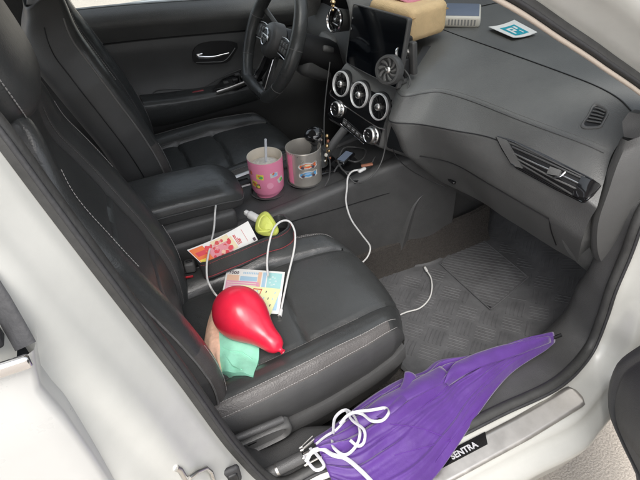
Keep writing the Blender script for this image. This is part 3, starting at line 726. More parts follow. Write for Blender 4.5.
b.build('armrest', ddoor, sharp=60)
b = MB(); b.tube(cr([at(u, v, 'y', .612) for u, v in ((217, 93), (232, 88), (262, 76))], 10), .0105, 'satin', 8, flatten=(.5, (0, 1, .5))); b.build('armrest_trim', ddoor)
b = MB(); sw = [at(u, v, 'y', y) for u, v, y in ((212, 90, .625), (223, 79, .67), (250, 68, .68), (262, 70, .67), (262, 78, .625), (235, 86, .615))]
b.prism(sw, (0, .0, -.02), 'piano')
for k, (u, v) in enumerate(((226, 84), (235, 81), (243, 78), (237, 76), (246, 74))): b.box(at(u, v, 'y', .645) + V((0, 0, .006)), (.02, .016, .010), 'plastic', bev=.003)
b.build('switch_panel', ddoor)
b = MB(); hq = [at(u, v, 'y', .692) for u, v in ((193, 52), (200, 44), (222, 41), (238, 44), (233, 56), (226, 63), (196, 64))]
b.prism(cr(hq, 24, closed=True), (0, .02, 0), 'plastic_dark'); b.tube(cr([at(u, v, 'y', .690) for u, v in ((196, 62.5), (212, 62), (224, 61), (231, 54), (235, 48))], 14), .0014, 'grey', 5)
han = b.build('handle_recess', ddoor)
b = MB(); hp = [at(u, v, 'y', .676) for u, v in ((198, 57), (205, 57.5), (214, 57), (222, 55), (229, 53.2))]
b.tube(cr(hp, 14), lambda t: .0065 * (1 - .55 * t), 'chrome', 8, flatten=(.7, (0, 1, 0))); b.box(hp[0] + V((.008, .008, .004)), (.026, .02, .016), 'chrome', bev=.004); b.build('door_handle', han)
b = MB(); q = at(198, 92, 'y', .655); b.box(q, (.045, .012, .010), 'led', bev=.003); b.build('door_reflector', ddoor)
b = MB()   # door pocket and lower trim highlight
b.tube(cr([at(u, v, 'y', .685) for u, v in ((150, 100), (152, 94), (160, 90), (190, 89), (206, 86), (222, 77), (250, 66))], 24), .0022, 'plastic', 6)
b.tube(cr([at(u, v, 'y', .65) for u, v in ((176, 122), (200, 112), (230, 97), (262, 90))], 16), .003, 'plastic', 6)
b.build('panel_line', ddoor)
b = MB(); b.box((.25, .741, .974), (1.4, .012, .014), 'rubber', frame((1, 0, -.05), (0, 0, 1)), bev=.004); b.build('window_seal', ddoor)

# ---- centre console
def cz(x): return interp([-.3, .13, .20, .35, .46, .65, .80], [.60, .60, .603, .622, .637, .668, .69], x)
b = MB(); rows = []
for i in range(50):
    x = -.35 + 1.2 * i / 49; z = cz(x); hwid = .128 + (.02 * sstep(.55, .8, x)); r = []
    lo = floor_z(x) - .02
    pr = [(-hwid + .004, lo), (-hwid + .002, .40), (-hwid, z - .05), (-hwid, z - .016), (-hwid + .005, z - .004), (-hwid + .015, z), (-.094, z - .001), (-.088, z - .004), (-.086, z - .012), (.086, z - .012), (.088, z - .004), (.094, z - .001), (hwid - .015, z), (hwid - .005, z - .004), (hwid, z - .016), (hwid, lo)]
    rows.append([V((x, y, zz)) for y, zz in pr])
b.grid(rows, 'plastic')
console = b.build('centre_console', car, sharp=50)
b = MB()   # side panel line and the padded knee piece further forward
b.tube(cr([at(u, v, 'y', -.1295) for u, v in ((290, 222), (340, 208), (400, 190), (440, 182))], 16), .0014, 'plastic_dark', 5)
b.build('side_seam', console)
b = MB(); kn = [at(u, v, 'y', -.135) for u, v in ((397, 250), (404, 225), (412, 203), (425, 190), (460, 183))]
kn2 = [at(u, v, 'y', -.10) for u, v in ((470, 245), (480, 222), (485, 205), (490, 195), (500, 190))]
b.grid([[p + V((-.004, .02, 0)) for p in cr(kn, 16)], cr(kn, 16), [p + V((.012, -.008, 0)) for p in cr(kn, 16)], [p + V((.06, .006, 0)) for p in cr(kn, 16)], cr(kn2, 16)], 'plastic'); b.build('knee_pad', console)
tl = cr([V((.30, -.137, .335)), at(370, 254, 'y', -.137), at(415, 238, 'y', -.139), at(469, 216, 'y', -.152), at(490, 205, 'y', -.155)], 30)
b = MB(); b.grid([[p + V((0, .012, .004)) for p in tl], tl, [V((p.x, p.y - .006, p.z - .03)) for p in tl], [V((p.x, p.y - .012, floor_z(p.x) + .04)) for p in tl], [V((p.x + .01, p.y - .030, floor_z(p.x) - .008)) for p in tl]], 'carpet'); b.build('tunnel_carpet', console)
# silver trims beside the cup holder
b = MB()
for s in (-1,):
    pass
def trimbar(pts, w, m='satin'): b.tube(cr(pts, 10), w, m, 8, flatten=(.35, (0, 0, 1)))
trimbar([at(222, 183, 'z', .64), at(233, 178, 'z', .64), at(250, 171.5, 'z', .64), at(275, 163, 'z', .645)], .0085, 'ring')
trimbar([at(229, 190, 'z', .625), at(250, 184, 'z', .625)], .006, 'ring')
b.box(at(238, 183.5, 'z', .628), (.07, .03, .006), 'plastic_dark', bev=.002)
b.build('console_trim', console)
# cup holder wells
CUPP = at(264.5, 157, 'z', .715) - V((0, 0, .162)); CUPS = at(303, 148, 'z', .722) - V((0, 0, .162))
b = MB()
for c in (CUPP, CUPS):
    zt = cz(c.x) - .011
    b.lathe([(.0560, zt - c.z + .003), (.0530, zt - c.z + .004), (.0500, zt - c.z), (.047, .004), (.0001, .004)], c, (0, 0, 1), 'plastic_dark', 32, mf=lambda i, j: 'plastic' if i < 2 else 'plastic_dark')
b.build('cup_holder', console)
b = MB()  # opening tray ahead of the lever
tr_ = [at(u, v, 'z', .655) for u, v in ((330, 160), (352, 140), (385, 148), (388, 160), (355, 178))]
b.prism([p + V((0, 0, -.02)) for p in tr_], (0, 0, .006), 'plastic_dark'); b.build('storage_tray', console)
# armrest lid
b = MB(); rows = []
NA = 46
for i in range(NA + 1):
    t = i / NA; x = -.26 + .44 * t
    e = max(0, (t - .84) / .16); k = math.sqrt(max(0, 1 - e ** 2.4)); hw_ = .092 * (.55 + .45 * k) * (1 - .0 * t) ; zt = .705 - .028 * e ** 2 + .008 * math.sin(math.pi * t)
    th = .062 * (.35 + .65 * k)
    xx = x - .0
    pr = [(-.90, -1), (-1, -.85), (-1.0, -.55), (-1.015, -.50), (-1.0, -.44), (-.99, -.25), (-.93, -.08), (-.8, -.015), (-.4, 0.03), (0, .05), (.4, .03), (.8, -.015), (.93, -.08), (.99, -.25), (1, -.85), (.9, -1)]
    rows.append([V((xx, y * hw_ - .012, zt + z * th)) for y, z in pr])
b.grid(rows, 'leather', mf=lambda i, j: 'leather_side' if j < 3 else ('piping' if False else 'leather')); b.cap(rows[-1], 'leather'); b.cap(rows[0], 'leather')
arm = b.build('console_armrest', console, sharp=70)
b = MB(); b.tube([r[3] + V((0, -.001, 0)) for r in rows], .0018, 'plastic', 6); b.build('armrest_piping', arm)
b = MB(); 
b.box((-.03, -.012, .62), (.34, .215, .06), 'plastic', bev=.012); b.build('console_bin', console)
# gear lever
b = MB(); gk = at(314, 135, 'y', .015)
b.lathe([(.030, -.10), (.022, -.06), (.014, -.045), (.013, -.03)], gk, (-.1, 0, 1), 'leather_soft', 20)
b.lathe([(.012, -.04), (.017, -.028), (.024, -.008), (.029, .002), (.028, .010), (.021, .017), (.010, .020), (.0001, .0205)], gk, (-.35, -.1, 1), 'piano', 28, mf=lambda i, j: 'chrome' if i in (2,) else ('piano' if i > 2 else 'plastic'))
b.tube([gk + V((-.012, -.024, .004)), gk + V((.0, -.029, -.004)), gk + V((.012, -.026, -.006))], .004, 'chrome', 6)
b.build('gear_lever', console)
b = MB(); b.box((gk.x, gk.y, cz(gk.x) + .0), (.15, .10, .008), 'piano', bev=.003); b.build('shift_plate', console)

# ---- seats (local origin: centre line y = 0)
SEATY = -.405
def cush_path(t):     # t 0..1 back to front over the top
    P = [(-.20, .520), (-.10, .524), (.0, .532), (.12, .541), (.24, .551), (.32, .555), (.368, .546), (.396, .522), (.408, .49), (.404, .455), (.392, .43)]
    return P
cp_ = cr([V((a, 0, z)) for a, z in cush_path(0)], 121)
def hwx(x): return interp([-.2, 0, .15, .28, .35, .39, .41], [.236, .235, .228, .213, .198, .180, .165], x)
def bol(s):          # bolster height profile over |s|
    a = abs(s); return interp([0, .35, .54, .60, .66, .74, .84, .93, 1.0], [.0, .002, .003, .006, .018, .030, .035, .029, .010], a)
SEAM_X = (.168, .034)
def gro(d, w): return math.exp(-(d / w) ** 2)
def cush_pt(i, s):
    p = cp_[i]; x = p.x; front = sstep(.33, .40, x); a = abs(s)
    w = hwx(x); z = p.z + bol(s) * (1 - .75 * front) * (1 - .35 * sstep(.15, .33, x))
    crown = .012 * (1 - (a / .6) ** 2) if a < .6 else 0
    z += crown * (1 - front)
    if a < .62 and p.z > .53:
        for sx_ in SEAM_X: z -= .008 * gro(x - sx_ + .02 * (a ** 2), .0045) + .004 * gro(x - sx_ + .02 * a * a, .022)
    z -= .010 * gro(a - .60, .020) * (1 - front); z -= .002 * gro(a - .90, .010)
    xx = x + .022 * sstep(.2, .39, x) * (1 - a * a) - .05 * front * max(0, a - .55) ** 1.6 - (.012 * gro(a - .6, .03) if front > .5 else 0)
    return V((xx, s * w, z))
NSs = 72
b = MB(); rows = []
for i in range(121):
    r = []; p = cp_[i]
    ss = [(-1 + 2 * j / NSs) for j in range(NSs + 1)]
    core = [cush_pt(i, s) for s in ss]
    def skirt(e, sg):
        low = min(e.z - .001, .452 + .018 * sstep(.15, .40, p.x)); o = []
        for k, (dy, f) in enumerate(((.006, .12), (.010, .28), (.010, .55), (.007, .8), (.0, 1.0))): o.append(V((e.x, e.y + sg * dy, e.z + (low - e.z) * f)))
        return o
    rows.append(skirt(core[0], -1)[::-1] + core + skirt(core[-1], 1))
def cmf(i, j):
    s = (-1 + 2 * (j - 5 + .5) / NSs)
    if j < 5 or j >= 5 + NSs: return 'leather_side'
    if abs(s) > .90 and i < 92: return 'band'
    return 'leather'
b.grid(rows, 'leather', mf=cmf)
for sg in (-1, 1):
    for a in (.892, .99):
        b.stitch([cush_pt(i, sg * a) + V((0, sg * .0004, .0012)) for i in range(14, 100, 3)])
    b.stitch([cush_pt(i, sg * .635) + V((0, 0, .0012)) for i in range(14, 84, 3)], 'piping', r=.0006)
seatS = [b.build('front_seat', car, org=(0, 0, 0))]
seat = seatS[0]
# backrest
bf = [(-.085, .455), (-.056, .49), (-.040, .55), (-.042, .65), (-.070, .77), (-.108, .88), (-.145, .98), (-.176, 1.06), (-.192, 1.12), (-.205, 1.155), (-.235, 1.175)]
bpth = cr([V((a, 0, z)) for a, z in bf], 90)
def bw(z): return interp([.455, .50, .56, .66, .80, .95, 1.02, 1.08, 1.13, 1.16, 1.175], [.165, .192, .212, .226, .228, .216, .198, .172, .145, .12, .085], z)
loopp = [(0, -.034), (.2, -.034), (.4, -.031), (.52, -.030), (.565, -.036), (.61, -.026), (.70, -.008), (.82, .0), (.93, -.003), (.985, -.012), (1.0, -.022), (1.0, -.026), (1.02, -.045), (1.04, -.075), (1.03, -.105), (.97, -.13), (.85, -.145), (.5, -.155), (0, -.16)]
full = loopp + [(-a, d) for a, d in loopp[-2:0:-1]]
lp = cr([V((a, 0, d * 6)) for a, d in full], 120, closed=True); lp = [(p.x, p.z / 6) for p in lp]
def bpt(i, a, d):
    p = bpth[i]; t = (bpth[min(i + 1, 89)] - bpth[max(i - 1, 0)]).normalized(); n = V((t.z, 0, -t.x)); n = n if n.x > 0 else -n
    k = sstep(1.03, 1.15, p.z); sc = 1 - .45 * k
    z_g = 0
    if abs(a) < .58 and d > -.06:
        for zz in (.62, .76, .90): z_g -= .006 * gro(p.z - zz - .02 * a * a, .004)
    return p + n * (d * sc + (.012 * k if d > -.06 else 0) + z_g) + V((0, a * bw(p.z), 0))
b = MB(); rows = [[bpt(i, a, d) for a, d in lp] for i in range(90)]
def bmf(i, j):
    a, d = lp[j]
    if abs(a) < .57 and d > -.06: return 'leather_soft'
    if abs(a) > .90 and -.024 < d and i < 34: return 'band'
    if d < -.024: return 'leather_side'
    return 'leather'
b.grid(rows, 'leather', cv=True, mf=bmf); b.cap(rows[-1], 'leather_side'); b.cap(rows[0], 'leather_side')
for sg in (-1, 1):
    b.stitch([bpt(i, sg * .90, -.0005) + V((.001, 0, .0006)) for i in range(3, 36, 3)]); b.stitch([bpt(i, sg * .80, .0008) + V((.001, 0, .0006)) for i in range(56, 80, 3)])
    b.tube([bpt(i, sg * 1.004, -.024) for i in range(2, 78)], .0024, 'piping', 6)
    b.tube([bpt(i, sg * 1.043, -.082) for i in range(2, 78)], .0016, 'plastic_dark', 6)
    b.stitch([bpt(i, sg * .62, -.022) + V((.001, 0, 0)) for i in range(3, 80, 3)], 'piping', r=.0006)
backr = b.build('backrest', seat, org=(0, 0, 0), sharp=60)
# headrest
b = MB(); hc = V((-.235, 0, 1.235)); hr = []
tilt = frame((.97, 0, .22), (-.22, 0, .97))
def se(t, e): return math.copysign(abs(t) ** e, t)
rows = []
for i in range(25):
    th = -math.pi / 2 + math.pi * i / 24
    rows.append([hc + tilt @ V((.058 * se(math.cos(th), .55) * se(math.cos(ph), .75), .135 * se(math.cos(th), .45) * se(math.sin(ph), .6), .095 * se(math.sin(th), .7))) for ph in [2 * math.pi * k / 48 for k in range(48)]])
b.grid(rows, 'leather_soft', cv=True)
for sg in (-1, 1):
    q = [hc + tilt @ V((.0585 * se(math.cos(th), .55) * se(math.cos(1.18), .75), sg * .137 * se(math.cos(th), .45) * se(math.sin(1.18), .6), .0965 * se(math.sin(th), .7))) for th in [-1.35 + 2.7 * k / 24 for k in range(25)]]
    b.stitch(q, r=.0011); b.tube([hc + V((-.0, sg * .06, -.07)), hc + V((-.02, sg * .06, -.12))], .007, 'chrome', 8)
b.build('headrest', seat, org=(0, 0, 0))
# plastic base, lever
b = MB()
for sg in (-1, 1):
    top_ = [(-.14, .462), (0, .448), (.1, .446), (.2, .452), (.30, .464), (.385, .475)]
    T_ = cr([V((a, 0, z)) for a, z in top_], 24)
    yo = .243
    def yw(x): return interp([-.2, 0, .15, .28, .35, .40], [.246, .246, .240, .226, .212, .190], x)
    rows = [[V((p.x, sg * (yw(p.x) - .03), p.z + .002)), V((p.x, sg * (yw(p.x) - .004), p.z + .001)), V((p.x, sg * yw(p.x), p.z - .006)), V((p.x, sg * (yw(p.x) + .004), p.z - .030)), V((p.x - .004, sg * (yw(p.x) + .001), p.z - .036)), V((p.x - .005, sg * (yw(p.x) - .006), p.z - .075)), V((p.x - .01, sg * (yw(p.x) - .02), p.z - .105))] for p in T_]
    b.grid(rows, 'plastic')
    b.cap(rows[-1], 'plastic')
b.box((.10, 0, .36), (.46, .36, .10), 'plastic_dark', bev=.02); 
for sg in (-1, 1): b.box((.12, sg * .19, .272), (.56, .035, .03), 'plastic_dark', bev=.004)
b.build('base_trim', seat, org=(0, 0, 0), sharp=45)
b = MB(); yl = -.262
lv = [(-.12, .470), (-.04, .478), (.03, .480), (.062, .474), (.068, .455), (.060, .440), (.02, .434), (-.05, .430), (-.12, .428)]
L = cr([V((a, 0, z)) for a, z in lv], 60, closed=True); lc = V((-.02, 0, .455))
b.grid([[V((lc.x + (p.x - lc.x) * s, yl + o, lc.z + (p.z - lc.z) * s)) for p in L] for s, o in ((1, .02), (1, .002), (.97, -.004), (.90, -.006), (.82, -.003), (.80, .002), (.1, .002))], 'trim_grey', cv=True)
b.tube([V((-.12, yl - .001, .500)), V((.0, yl - .004, .506)), V((.05, yl + .002, .497))], .008, 'plastic', 8)
b.build('recline_lever', seat, org=(0, 0, 0), sharp=50)
# driver seat: copy
drv_seat = seat.copy(); col.objects.link(drv_seat); drv_seat.parent = car; drv_seat.location = (.065, .385, .022)
for ch in [c for c in bpy.data.objects if c.parent == seat]:
    c = ch.copy(); col.objects.link(c); c.parent = drv_seat
seat.location = (0, SEATY, 0)
lab(seat, 'black leather passenger seat carrying the red balloon'); lab(drv_seat, 'black leather driver seat behind the steering wheel')
def seat_z(x, y):   # height of the passenger cushion at a world x, y
    i = min(range(100), key=lambda k: abs(cp_[k].x - x)); s = (y - SEATY) / hwx(x); return cush_pt(i, max(-1, min(1, s))).z
# rear bench
b = MB(); b.box((-.85, 0, .46), (.50, 1.24, .16), 'leather', bev=.05, seg=4); b.box((-1.12, 0, .78), (.16, 1.24, .62), 'leather', frame((.95, 0, .25), (-.25, 0, .95)), bev=.05, seg=4); b.build('rear_bench', car)
# seat belt buckle
b = MB(); q = at(190, 266, 'y', -.205); Rq = frame((.3, -.1, 1), (0, 1, 0))
b.box(q, (.028, .026, .030), 'trim_grey', frame((1, -.2, 0), (.2, 0, 1)), bev=.007, seg=3); b.box(q + V((0, -.001, .016)), (.016, .006, .005), 'plastic_dark', bev=.001)
q2 = at(190, 288, 'y', -.215); b.box(q2, (.036, .026, .062), 'plastic', frame((1, -.2, 0), (.1, 0, 1)), bev=.005); 
b.box(at(188, 277, 'y', -.229), (.026, .003, .006), 'red', frame((1, -.2, 0), (0, 0, 1)), bev=.001)
b.build('belt_buckle', car)

# ================================================================== loose things
# ---- floor mat with basket weave ribs
fm = MB()
def mz(x): return floor_z(x) + .004
mo = [at(u, v, 'z', .262) for u, v in ((378, 268), (408, 266), (430, 262), (447, 253))] + [V((.93, -.125, 0)), V((1.0, -.07, 0)), V((1.10, -.02, 0)), V((1.20, -.02, 0)), V((1.21, -.4, 0)), V((1.17, -.52, 0)), V((1.02, -.565, 0)), V((.9, -.59, 0)), V((.55, -.60, 0)), V((.45, -.55, 0)), V((.44, -.2, 0)), V((.50, -.13, 0))]
MO = cr([V((p.x, p.y, 0)) for p in mo], 120, closed=True)
def inside(x, y, P):
    c = False; n = len(P)
    for i in range(n):
        a, d = P[i], P[i - 1]
        if (a.y > y) != (d.y > y) and x < (d.x - a.x) * (y - a.y) / (d.y - a.y) + a.x: c = not c
    return c
mc = V((.83, -.33, 0))
rows = []
for s in [1.0, .985, .96, .9, .8, .7, .6, .5, .4, .3, .2, .1, .02]:
    rows.append([V((mc.x + (p.x - mc.x) * s, mc.y + (p.y - mc.y) * s, mz(mc.x + (p.x - mc.x) * s) + (.006 if s == .985 else (.0 if s < .98 else -.003)))) for p in MO])
fm.grid(rows, 'mat', cv=True)
T = .066; ca, sa = math.cos(.72), math.sin(.72)
padq = [V((.975, -.112, 0)), V((.985, -.392, 0)), V((.80, -.44, 0)), V((.785, -.19, 0))]
inner = [V((mc.x + (p.x - mc.x) * .955, mc.y + (p.y - mc.y) * .955, 0)) for p in MO]
for i in range(-11, 12):
    for j in range(-11, 12):
        for k in range(5):
            o = (k - 2) * T / 5.6
            segs = 3; 
            if (i + j) % 2: a, c = (-T * .42, o), (T * .42, o)
            else: a, c = (o, -T * .42), (o, T * .42)
            pts = []
            for q in range(segs + 1):
                u_ = a[0] + (c[0] - a[0]) * q / segs + i * T; v_ = a[1] + (c[1] - a[1]) * q / segs + j * T
                pts.append(V((mc.x + u_ * ca - v_ * sa, mc.y + u_ * sa + v_ * ca, 0)))
            if all(inside(p.x, p.y, inner) and not inside(p.x, p.y, padq) for p in pts):
                fm.tube([V((p.x, p.y, mz(p.x) + .0008)) for p in pts], 0.0024, 'mat', 6, flatten=(.6, (0, 0, 1)))
# heel pad with fine diagonal ribs
fm.grid([[V((p.x, p.y, mz(p.x) + .003)) for p in [padq[0].lerp(padq[1], t).lerp(padq[3].lerp(padq[2], t), q / 14) for q in range(15)]] for t in [k / 8 for k in range(9)]], 'mat')
PB = cr(padq + [padq[0]], 60)
for a_, c_ in ((0, 1), (1, 2), (2, 3), (3, 0)): fm.tube([V((p.x, p.y, mz(p.x) + .003)) for p in [padq[a_].lerp(padq[c_], t / 6) for t in range(7)]], .003, 'mat', 6)
for k in range(-26, 27):
    pts = []
    for q in range(-30, 31):
        u_ = k * .0125; v_ = q * .01; x = .885 + u_ * ca - v_ * sa; y = -.285 + u_ * sa + v_ * ca
        if inside(x, y, padq): pts.append(V((x, y, mz(x) + .0036)))
    if len(pts) > 2: fm.tube(pts[::3] + [pts[-1]], .0016, 'mat', 5)
tag(fm.build('floor_mat', org=(.83, -.33, mz(.83)), sharp=60), 'black rubber floor mat with a basket weave rib pattern in the passenger footwell', 'floor mat')

# ---- tumblers
def tumbler(name, base, prof, n, body_mat, label, stripes=None, liner='cream', inner=None):
    r = empty(name, base, label, 'tumbler')
    b = MB(); b.lathe(prof, base, (0, 0, 1), body_mat, 56, mf=stripes); body = b.build('cup_body', r, sharp=50)
    b = MB(); b.lathe(inner, base, (0, 0, 1), liner, 48); b.build('liner', r, sharp=50)
    return r, body
h1 = .160
Pp = [(.0001, 0), (.032, 0), (.0355, .003), (.0375, .040), (.039, .046), (.0440, .052), (.0475, .060), (.0500, .10), (.0515, h1 - .004), (.0512, h1)]
pk, pkb = tumbler('tumbler', CUPP + V((0, 0, .006)), Pp, 56, 'pink', 'pink tumbler with small square stickers and a straw standing in the rear cup holder',
                  inner=[(.0512, h1), (.0510, h1 + .0015), (.0495, h1 + .0015), (.0485, h1 - .002), (.0470, h1 - .012), (.0465, h1 - .045)])
h2 = .158
Ps = [(.0001, 0), (.034, 0), (.040, .003), (.041, .036), (.043, .040), (.0445, .043), (.0505, .048), (.0515, .056), (.0515, h2 - .012), (.0525, h2 - .004), (.0525, h2)]
stt, stb = tumbler('tumbler', CUPS + V((0, 0, .008)), Ps, 56, 'cupsteel', 'brushed steel tumbler with a pink strip and two stickers beside the pink one', liner='cupsteel',
                   inner=[(.0525, h2), (.0520, h2 + .002), (.0505, h2 + .002), (.0495, h2 - .004), (.0485, h2 - .02), (.047, .03), (.0001, .028)])
# foam inside pink cup, straw
b = MB(); c = CUPP + V((0, 0, .006 + h1 - .030)); b.lathe([(.0466, 0), (.040, .004), (.030, .009), (.018, .010), (.008, .014), (.0001, .013)], c, (0, 0, 1), 'foam', 28)
tag(b.build('drink_foam', org=c), 'pale frothy ice drink filling the pink tumbler', 'drink')
b = MB(); s0 = c + V((.0, -.006, .0)); s1 = at(265.5, 139, 'y', s0.y + .004)
b.tube([s0, s0.lerp(s1, .5), s1], .0036, 'straw', 12, caps=False); tag(b.build('drinking_straw', org=s0), 'clear straw sticking out of the pink tumbler', 'straw')
# stickers, curved on the cup: (angle, height, w, h, roll, layers)
def on_cyl(c, R, ang, h, dx, dz, off=.0006):
    a = ang + dx / R; return c + V((math.cos(a) * (R + off), math.sin(a) * (R + off), h + dz))
camdir = math.atan2(CP.y - CUPP.y, CP.x - CUPP.x)
def sticker(b, c, R, ang, h, w, hh, roll, m, off, shape='rect'):
    n = 8; rows = []
    if shape == 'rect':
        for i in range(n + 1):
            rows.append([])
            for j in range(3):
                x = (i / n - .5) * w; z = (j / 2 - .5) * hh; rows[-1].append(on_cyl(c, R, ang, h, x * math.cos(roll) - z * math.sin(roll), x * math.sin(roll) + z * math.cos(roll), off))
        b.grid(rows, m)
    else:
        pts = [on_cyl(c, R, ang, h, x * w * math.cos(roll) - z * hh * math.sin(roll), x * w * math.sin(roll) + z * hh * math.cos(roll), off) for x, z in shape]
        mid = on_cyl(c, R, ang, h, 0, 0, off); b.add(pts + [mid], [[i, (i + 1) % len(pts), len(pts)] for i in range(len(pts))], m)
cb = CUPP + V((0, 0, .006))
circ = [(math.cos(t * math.pi / 8) * .5, math.sin(t * math.pi / 8) * .5) for t in range(16)]
for (da, h, w, hh, roll, m1, m2, m3) in ((-.42, .118, .022, .017, -.05, 'st_yel', 'st_green', 'fly_or'), (.42, .122, .024, .018, .05, 'wht', 'lblue', 'st_or'), (-.85, .092, .020, .019, -.1, 'st_yel', 'st_or', 'brownish'), (.82, .098, .021, .016, .35, 'wht', 'st_green', 'st_yel'), (-1.05, .128, .012, .018, 0, 'brownish', 'st_or', 'ink_dark'), (-.62, .086, .016, .015, .1, 'brownish', 'st_yel', 'st_green')):
    b = MB(); sticker(b, cb, .0500, camdir + da, h, w, hh, roll, m1, .0007); sticker(b, cb, .0500, camdir + da + .05, h - .001, w * .6, hh * .6, roll, m2, .0010, circ); sticker(b, cb, .0500, camdir + da - .04, h + .003, w * .3, hh * .3, roll + .6, m3, .0013)
    b.build('sticker', pkb)
b = MB(); sticker(b, cb, .0496, camdir + .12, .088, .020, .020, 0, 'pinkpale', .0007, circ); b.build('emblem', pkb)
cs = CUPS + V((0, 0, .008))
b = MB(); sticker(b, cs, .0517, camdir - .98, .105, .020, .092, 0, 'pink', .0005); b.build('pink_strip', stb)
carsh = [(-.5, -.1), (-.47, .15), (-.3, .25), (-.15, .42), (.1, .38), (.25, .2), (.42, .35), (.5, .3), (.47, 0), (.5, -.2), (.35, -.38), (.2, -.3), (0, -.36), (-.2, -.28), (-.33, -.38), (-.45, -.3)]
for h, m in ((.122, 'st_or'), (.094, 'st_blue')):
    b = MB(); sticker(b, cs, .0516, camdir + .12, h, .058, .028, .02, 'wht', .0007, carsh); sticker(b, cs, .0516, camdir + .12, h, .050, .019, .02, m, .0010, carsh)
    for dx in (-.32, .30): sticker(b, cs, .0516, camdir + .12 + dx, h - .005, .010, .009, 0, 'ink_dark', .0013, circ)
    sticker(b, cs, .0516, camdir + .10, h + .003, .020, .006, 0, 'lblue' if m == 'st_blue' else 'fly_cream', .0013, circ)
    b.build('sticker', stb)

# ---- red balloon
b = MB(); bp = [at(222, 300, 'z', .60), at(238, 310, 'z', .605), at(262, 330, 'z', .60), at(276, 345, 'z', .59), at(284, 352, 'z', .582)]
ax0 = at(221, 296, 'z', .618); ax1 = at(283, 352, 'z', .578)
axd = (ax1 - ax0); Lb_ = axd.length; axd.normalize()
prb = [(0, .0001), (.015, .017), (.05, .032), (.11, .045), (.21, .0565), (.32, .060), (.43, .0565), (.54, .047), (.64, .036), (.75, .0275), (.86, .0225), (.925, .016), (.955, .007), (.975, .0042), (.99, .006), (1.0, .0065)]
pp = cr([V((a * Lb_, r, 0)) for a, r in prb], 60)
b.lathe([(p.y, p.x) for p in pp], ax0, axd, 'red_latex', 48)
tag(b.build('balloon', org=ax0, sharp=80), 'half inflated red balloon lying on the passenger seat', 'balloon')

# ---- folded mask pouch (peach and mint) on the seat
def sheet(name, quad, nu, nv, mfun, zoff, label, cat, th=.0008, wob=.002, seed=0, m0='paper', conform=True):
    b = MB(); P = [V(q) for q in quad]; rows = []
    for i in range(nu + 1):
        r = []
        for j in range(nv + 1):
            s, t = i / nu, j / nv; p = P[0] * (1 - s) * (1 - t) + P[1] * s * (1 - t) + P[2] * s * t + P[3] * (1 - s) * t
            z = p.z + noise.noise(V((p.x * 22 + seed, p.y * 22, seed))) * wob
            r.append(V((p.x, p.y, z + zoff)))
        rows.append(r)
    b.grid(rows, m0, mf=mfun); return b, rows
def on_seat(u, v, h=.004):
    z = .545
    for _ in range(6): p = at(u, v, 'z', z); z = seat_z(p.x, p.y) + h
    return at(u, v, 'z', z)
q = [on_seat(211, 309, .012), on_seat(240, 312, .012), on_seat(258, 372, .012), on_seat(205, 352, .012)]
b = MB(); NU = 26
def os_(l): return cr([on_seat(*p) for p in l], NU)
A = os_(((214, 303, .012), (207, 325, .014), (204, 349, .012), (210, 360, .010), (219, 371, .006)))
Cm = os_(((222, 300, .018), (219, 325, .022), (220, 348, .020), (220, 360, .015), (222, 372, .008)))
B = os_(((250, 298, .012), (257, 325, .014), (259, 349, .012), (258, 362, .010), (253, 376, .006)))
def two(P_, Q_, m, e0, e1, n=14):
    rr_ = []
    for i in range(NU):
        r = []
        for j in range(n + 1):
            t = j / n; p = P_[i].lerp(Q_[i], t); sg = math.sin(math.pi * t)
            r.append(p + V((0, 0, .007 * sg + sg * .004 * math.sin(t * 9 + i * .3) * sstep(12, 24, i) + noise.noise(p * 45) * .0018 * sg)))
        rr_.append(r)
    b.grid(rr_, m)
    for r in rr_[:: NU - 1]: b.grid([[p, V((p.x, p.y, seat_z(p.x, p.y) + .001))] for p in r], m)
    if e0: b.grid([[r[0], V((r[0].x, r[0].y, seat_z(r[0].x, r[0].y) + .001))] for r in rr_], m)
    if e1: b.grid([[r[-1], V((r[-1].x, r[-1].y, seat_z(r[-1].x, r[-1].y) + .001))] for r in rr_], m)
    return rr_
two(A, Cm, 'peach', 1, 0); rm = two(Cm, B, 'mint', 0, 1)
b.tube([rm[i][j] + V((0, 0, .0006)) for i, j in ((18, 1), (19, 4), (18, 8), (19, 12))], .0012, 'mint', 5)
b.tube([rm[i][j] + V((0, 0, .0006)) for i, j in ((20, 2), (23, 5), (24, 9))], .0012, 'mint', 5)
tag(b.build('cloth_pouch', org=q[0]), 'crumpled peach and mint cloth pouch under the red balloon', 'pouch')

# ---- banknote and the yellow slip on it
BN = [on_seat(*p) for p in ((227, 268, .020), (285, 272, .014), (279, 314, .008), (219, 310, .010))]
def bil(P, s, t): return P[0] * (1 - s) * (1 - t) + P[1] * s * (1 - t) + P[2] * s * t + P[3] * (1 - s) * t
def patch(b, P, s0, s1, t0, t1, m, off, n=5):
    b.grid([[bil(P, s0 + (s1 - s0) * i / n, t0 + (t1 - t0) * j / n) + V((0, 0, off)) for j in range(n + 1)] for i in range(n + 1)], m)
b = MB(); patch(b, BN, 0, 1, 0, 1, 'paper', 0, 10); patch(b, BN, 0, 1, 0, 1, 'paper', -.0006, 10)
for s0, s1, t0, t1, m in ((.03, .24, .16, .30, 'note_peach'), (.03, .60, .30, .62, 'note_pink'), (.26, .55, .18, .29, 'note_blue'), (.56, .62, .05, .6, 'note_peach'), (.64, .70, .05, .95, 'note_blue'), (.72, .96, .05, .45, 'note_teal'), (.72, .95, .45, .93, 'note_blue'), (.03, .12, .62, .92, 'note_teal'), (.14, .6, .64, .95, 'note_cream')):
    patch(b, BN, s0, s1, t0, t1, m, .0004)
ux = (BN[1] - BN[0]).normalized(); uy = (BN[0] - BN[3])
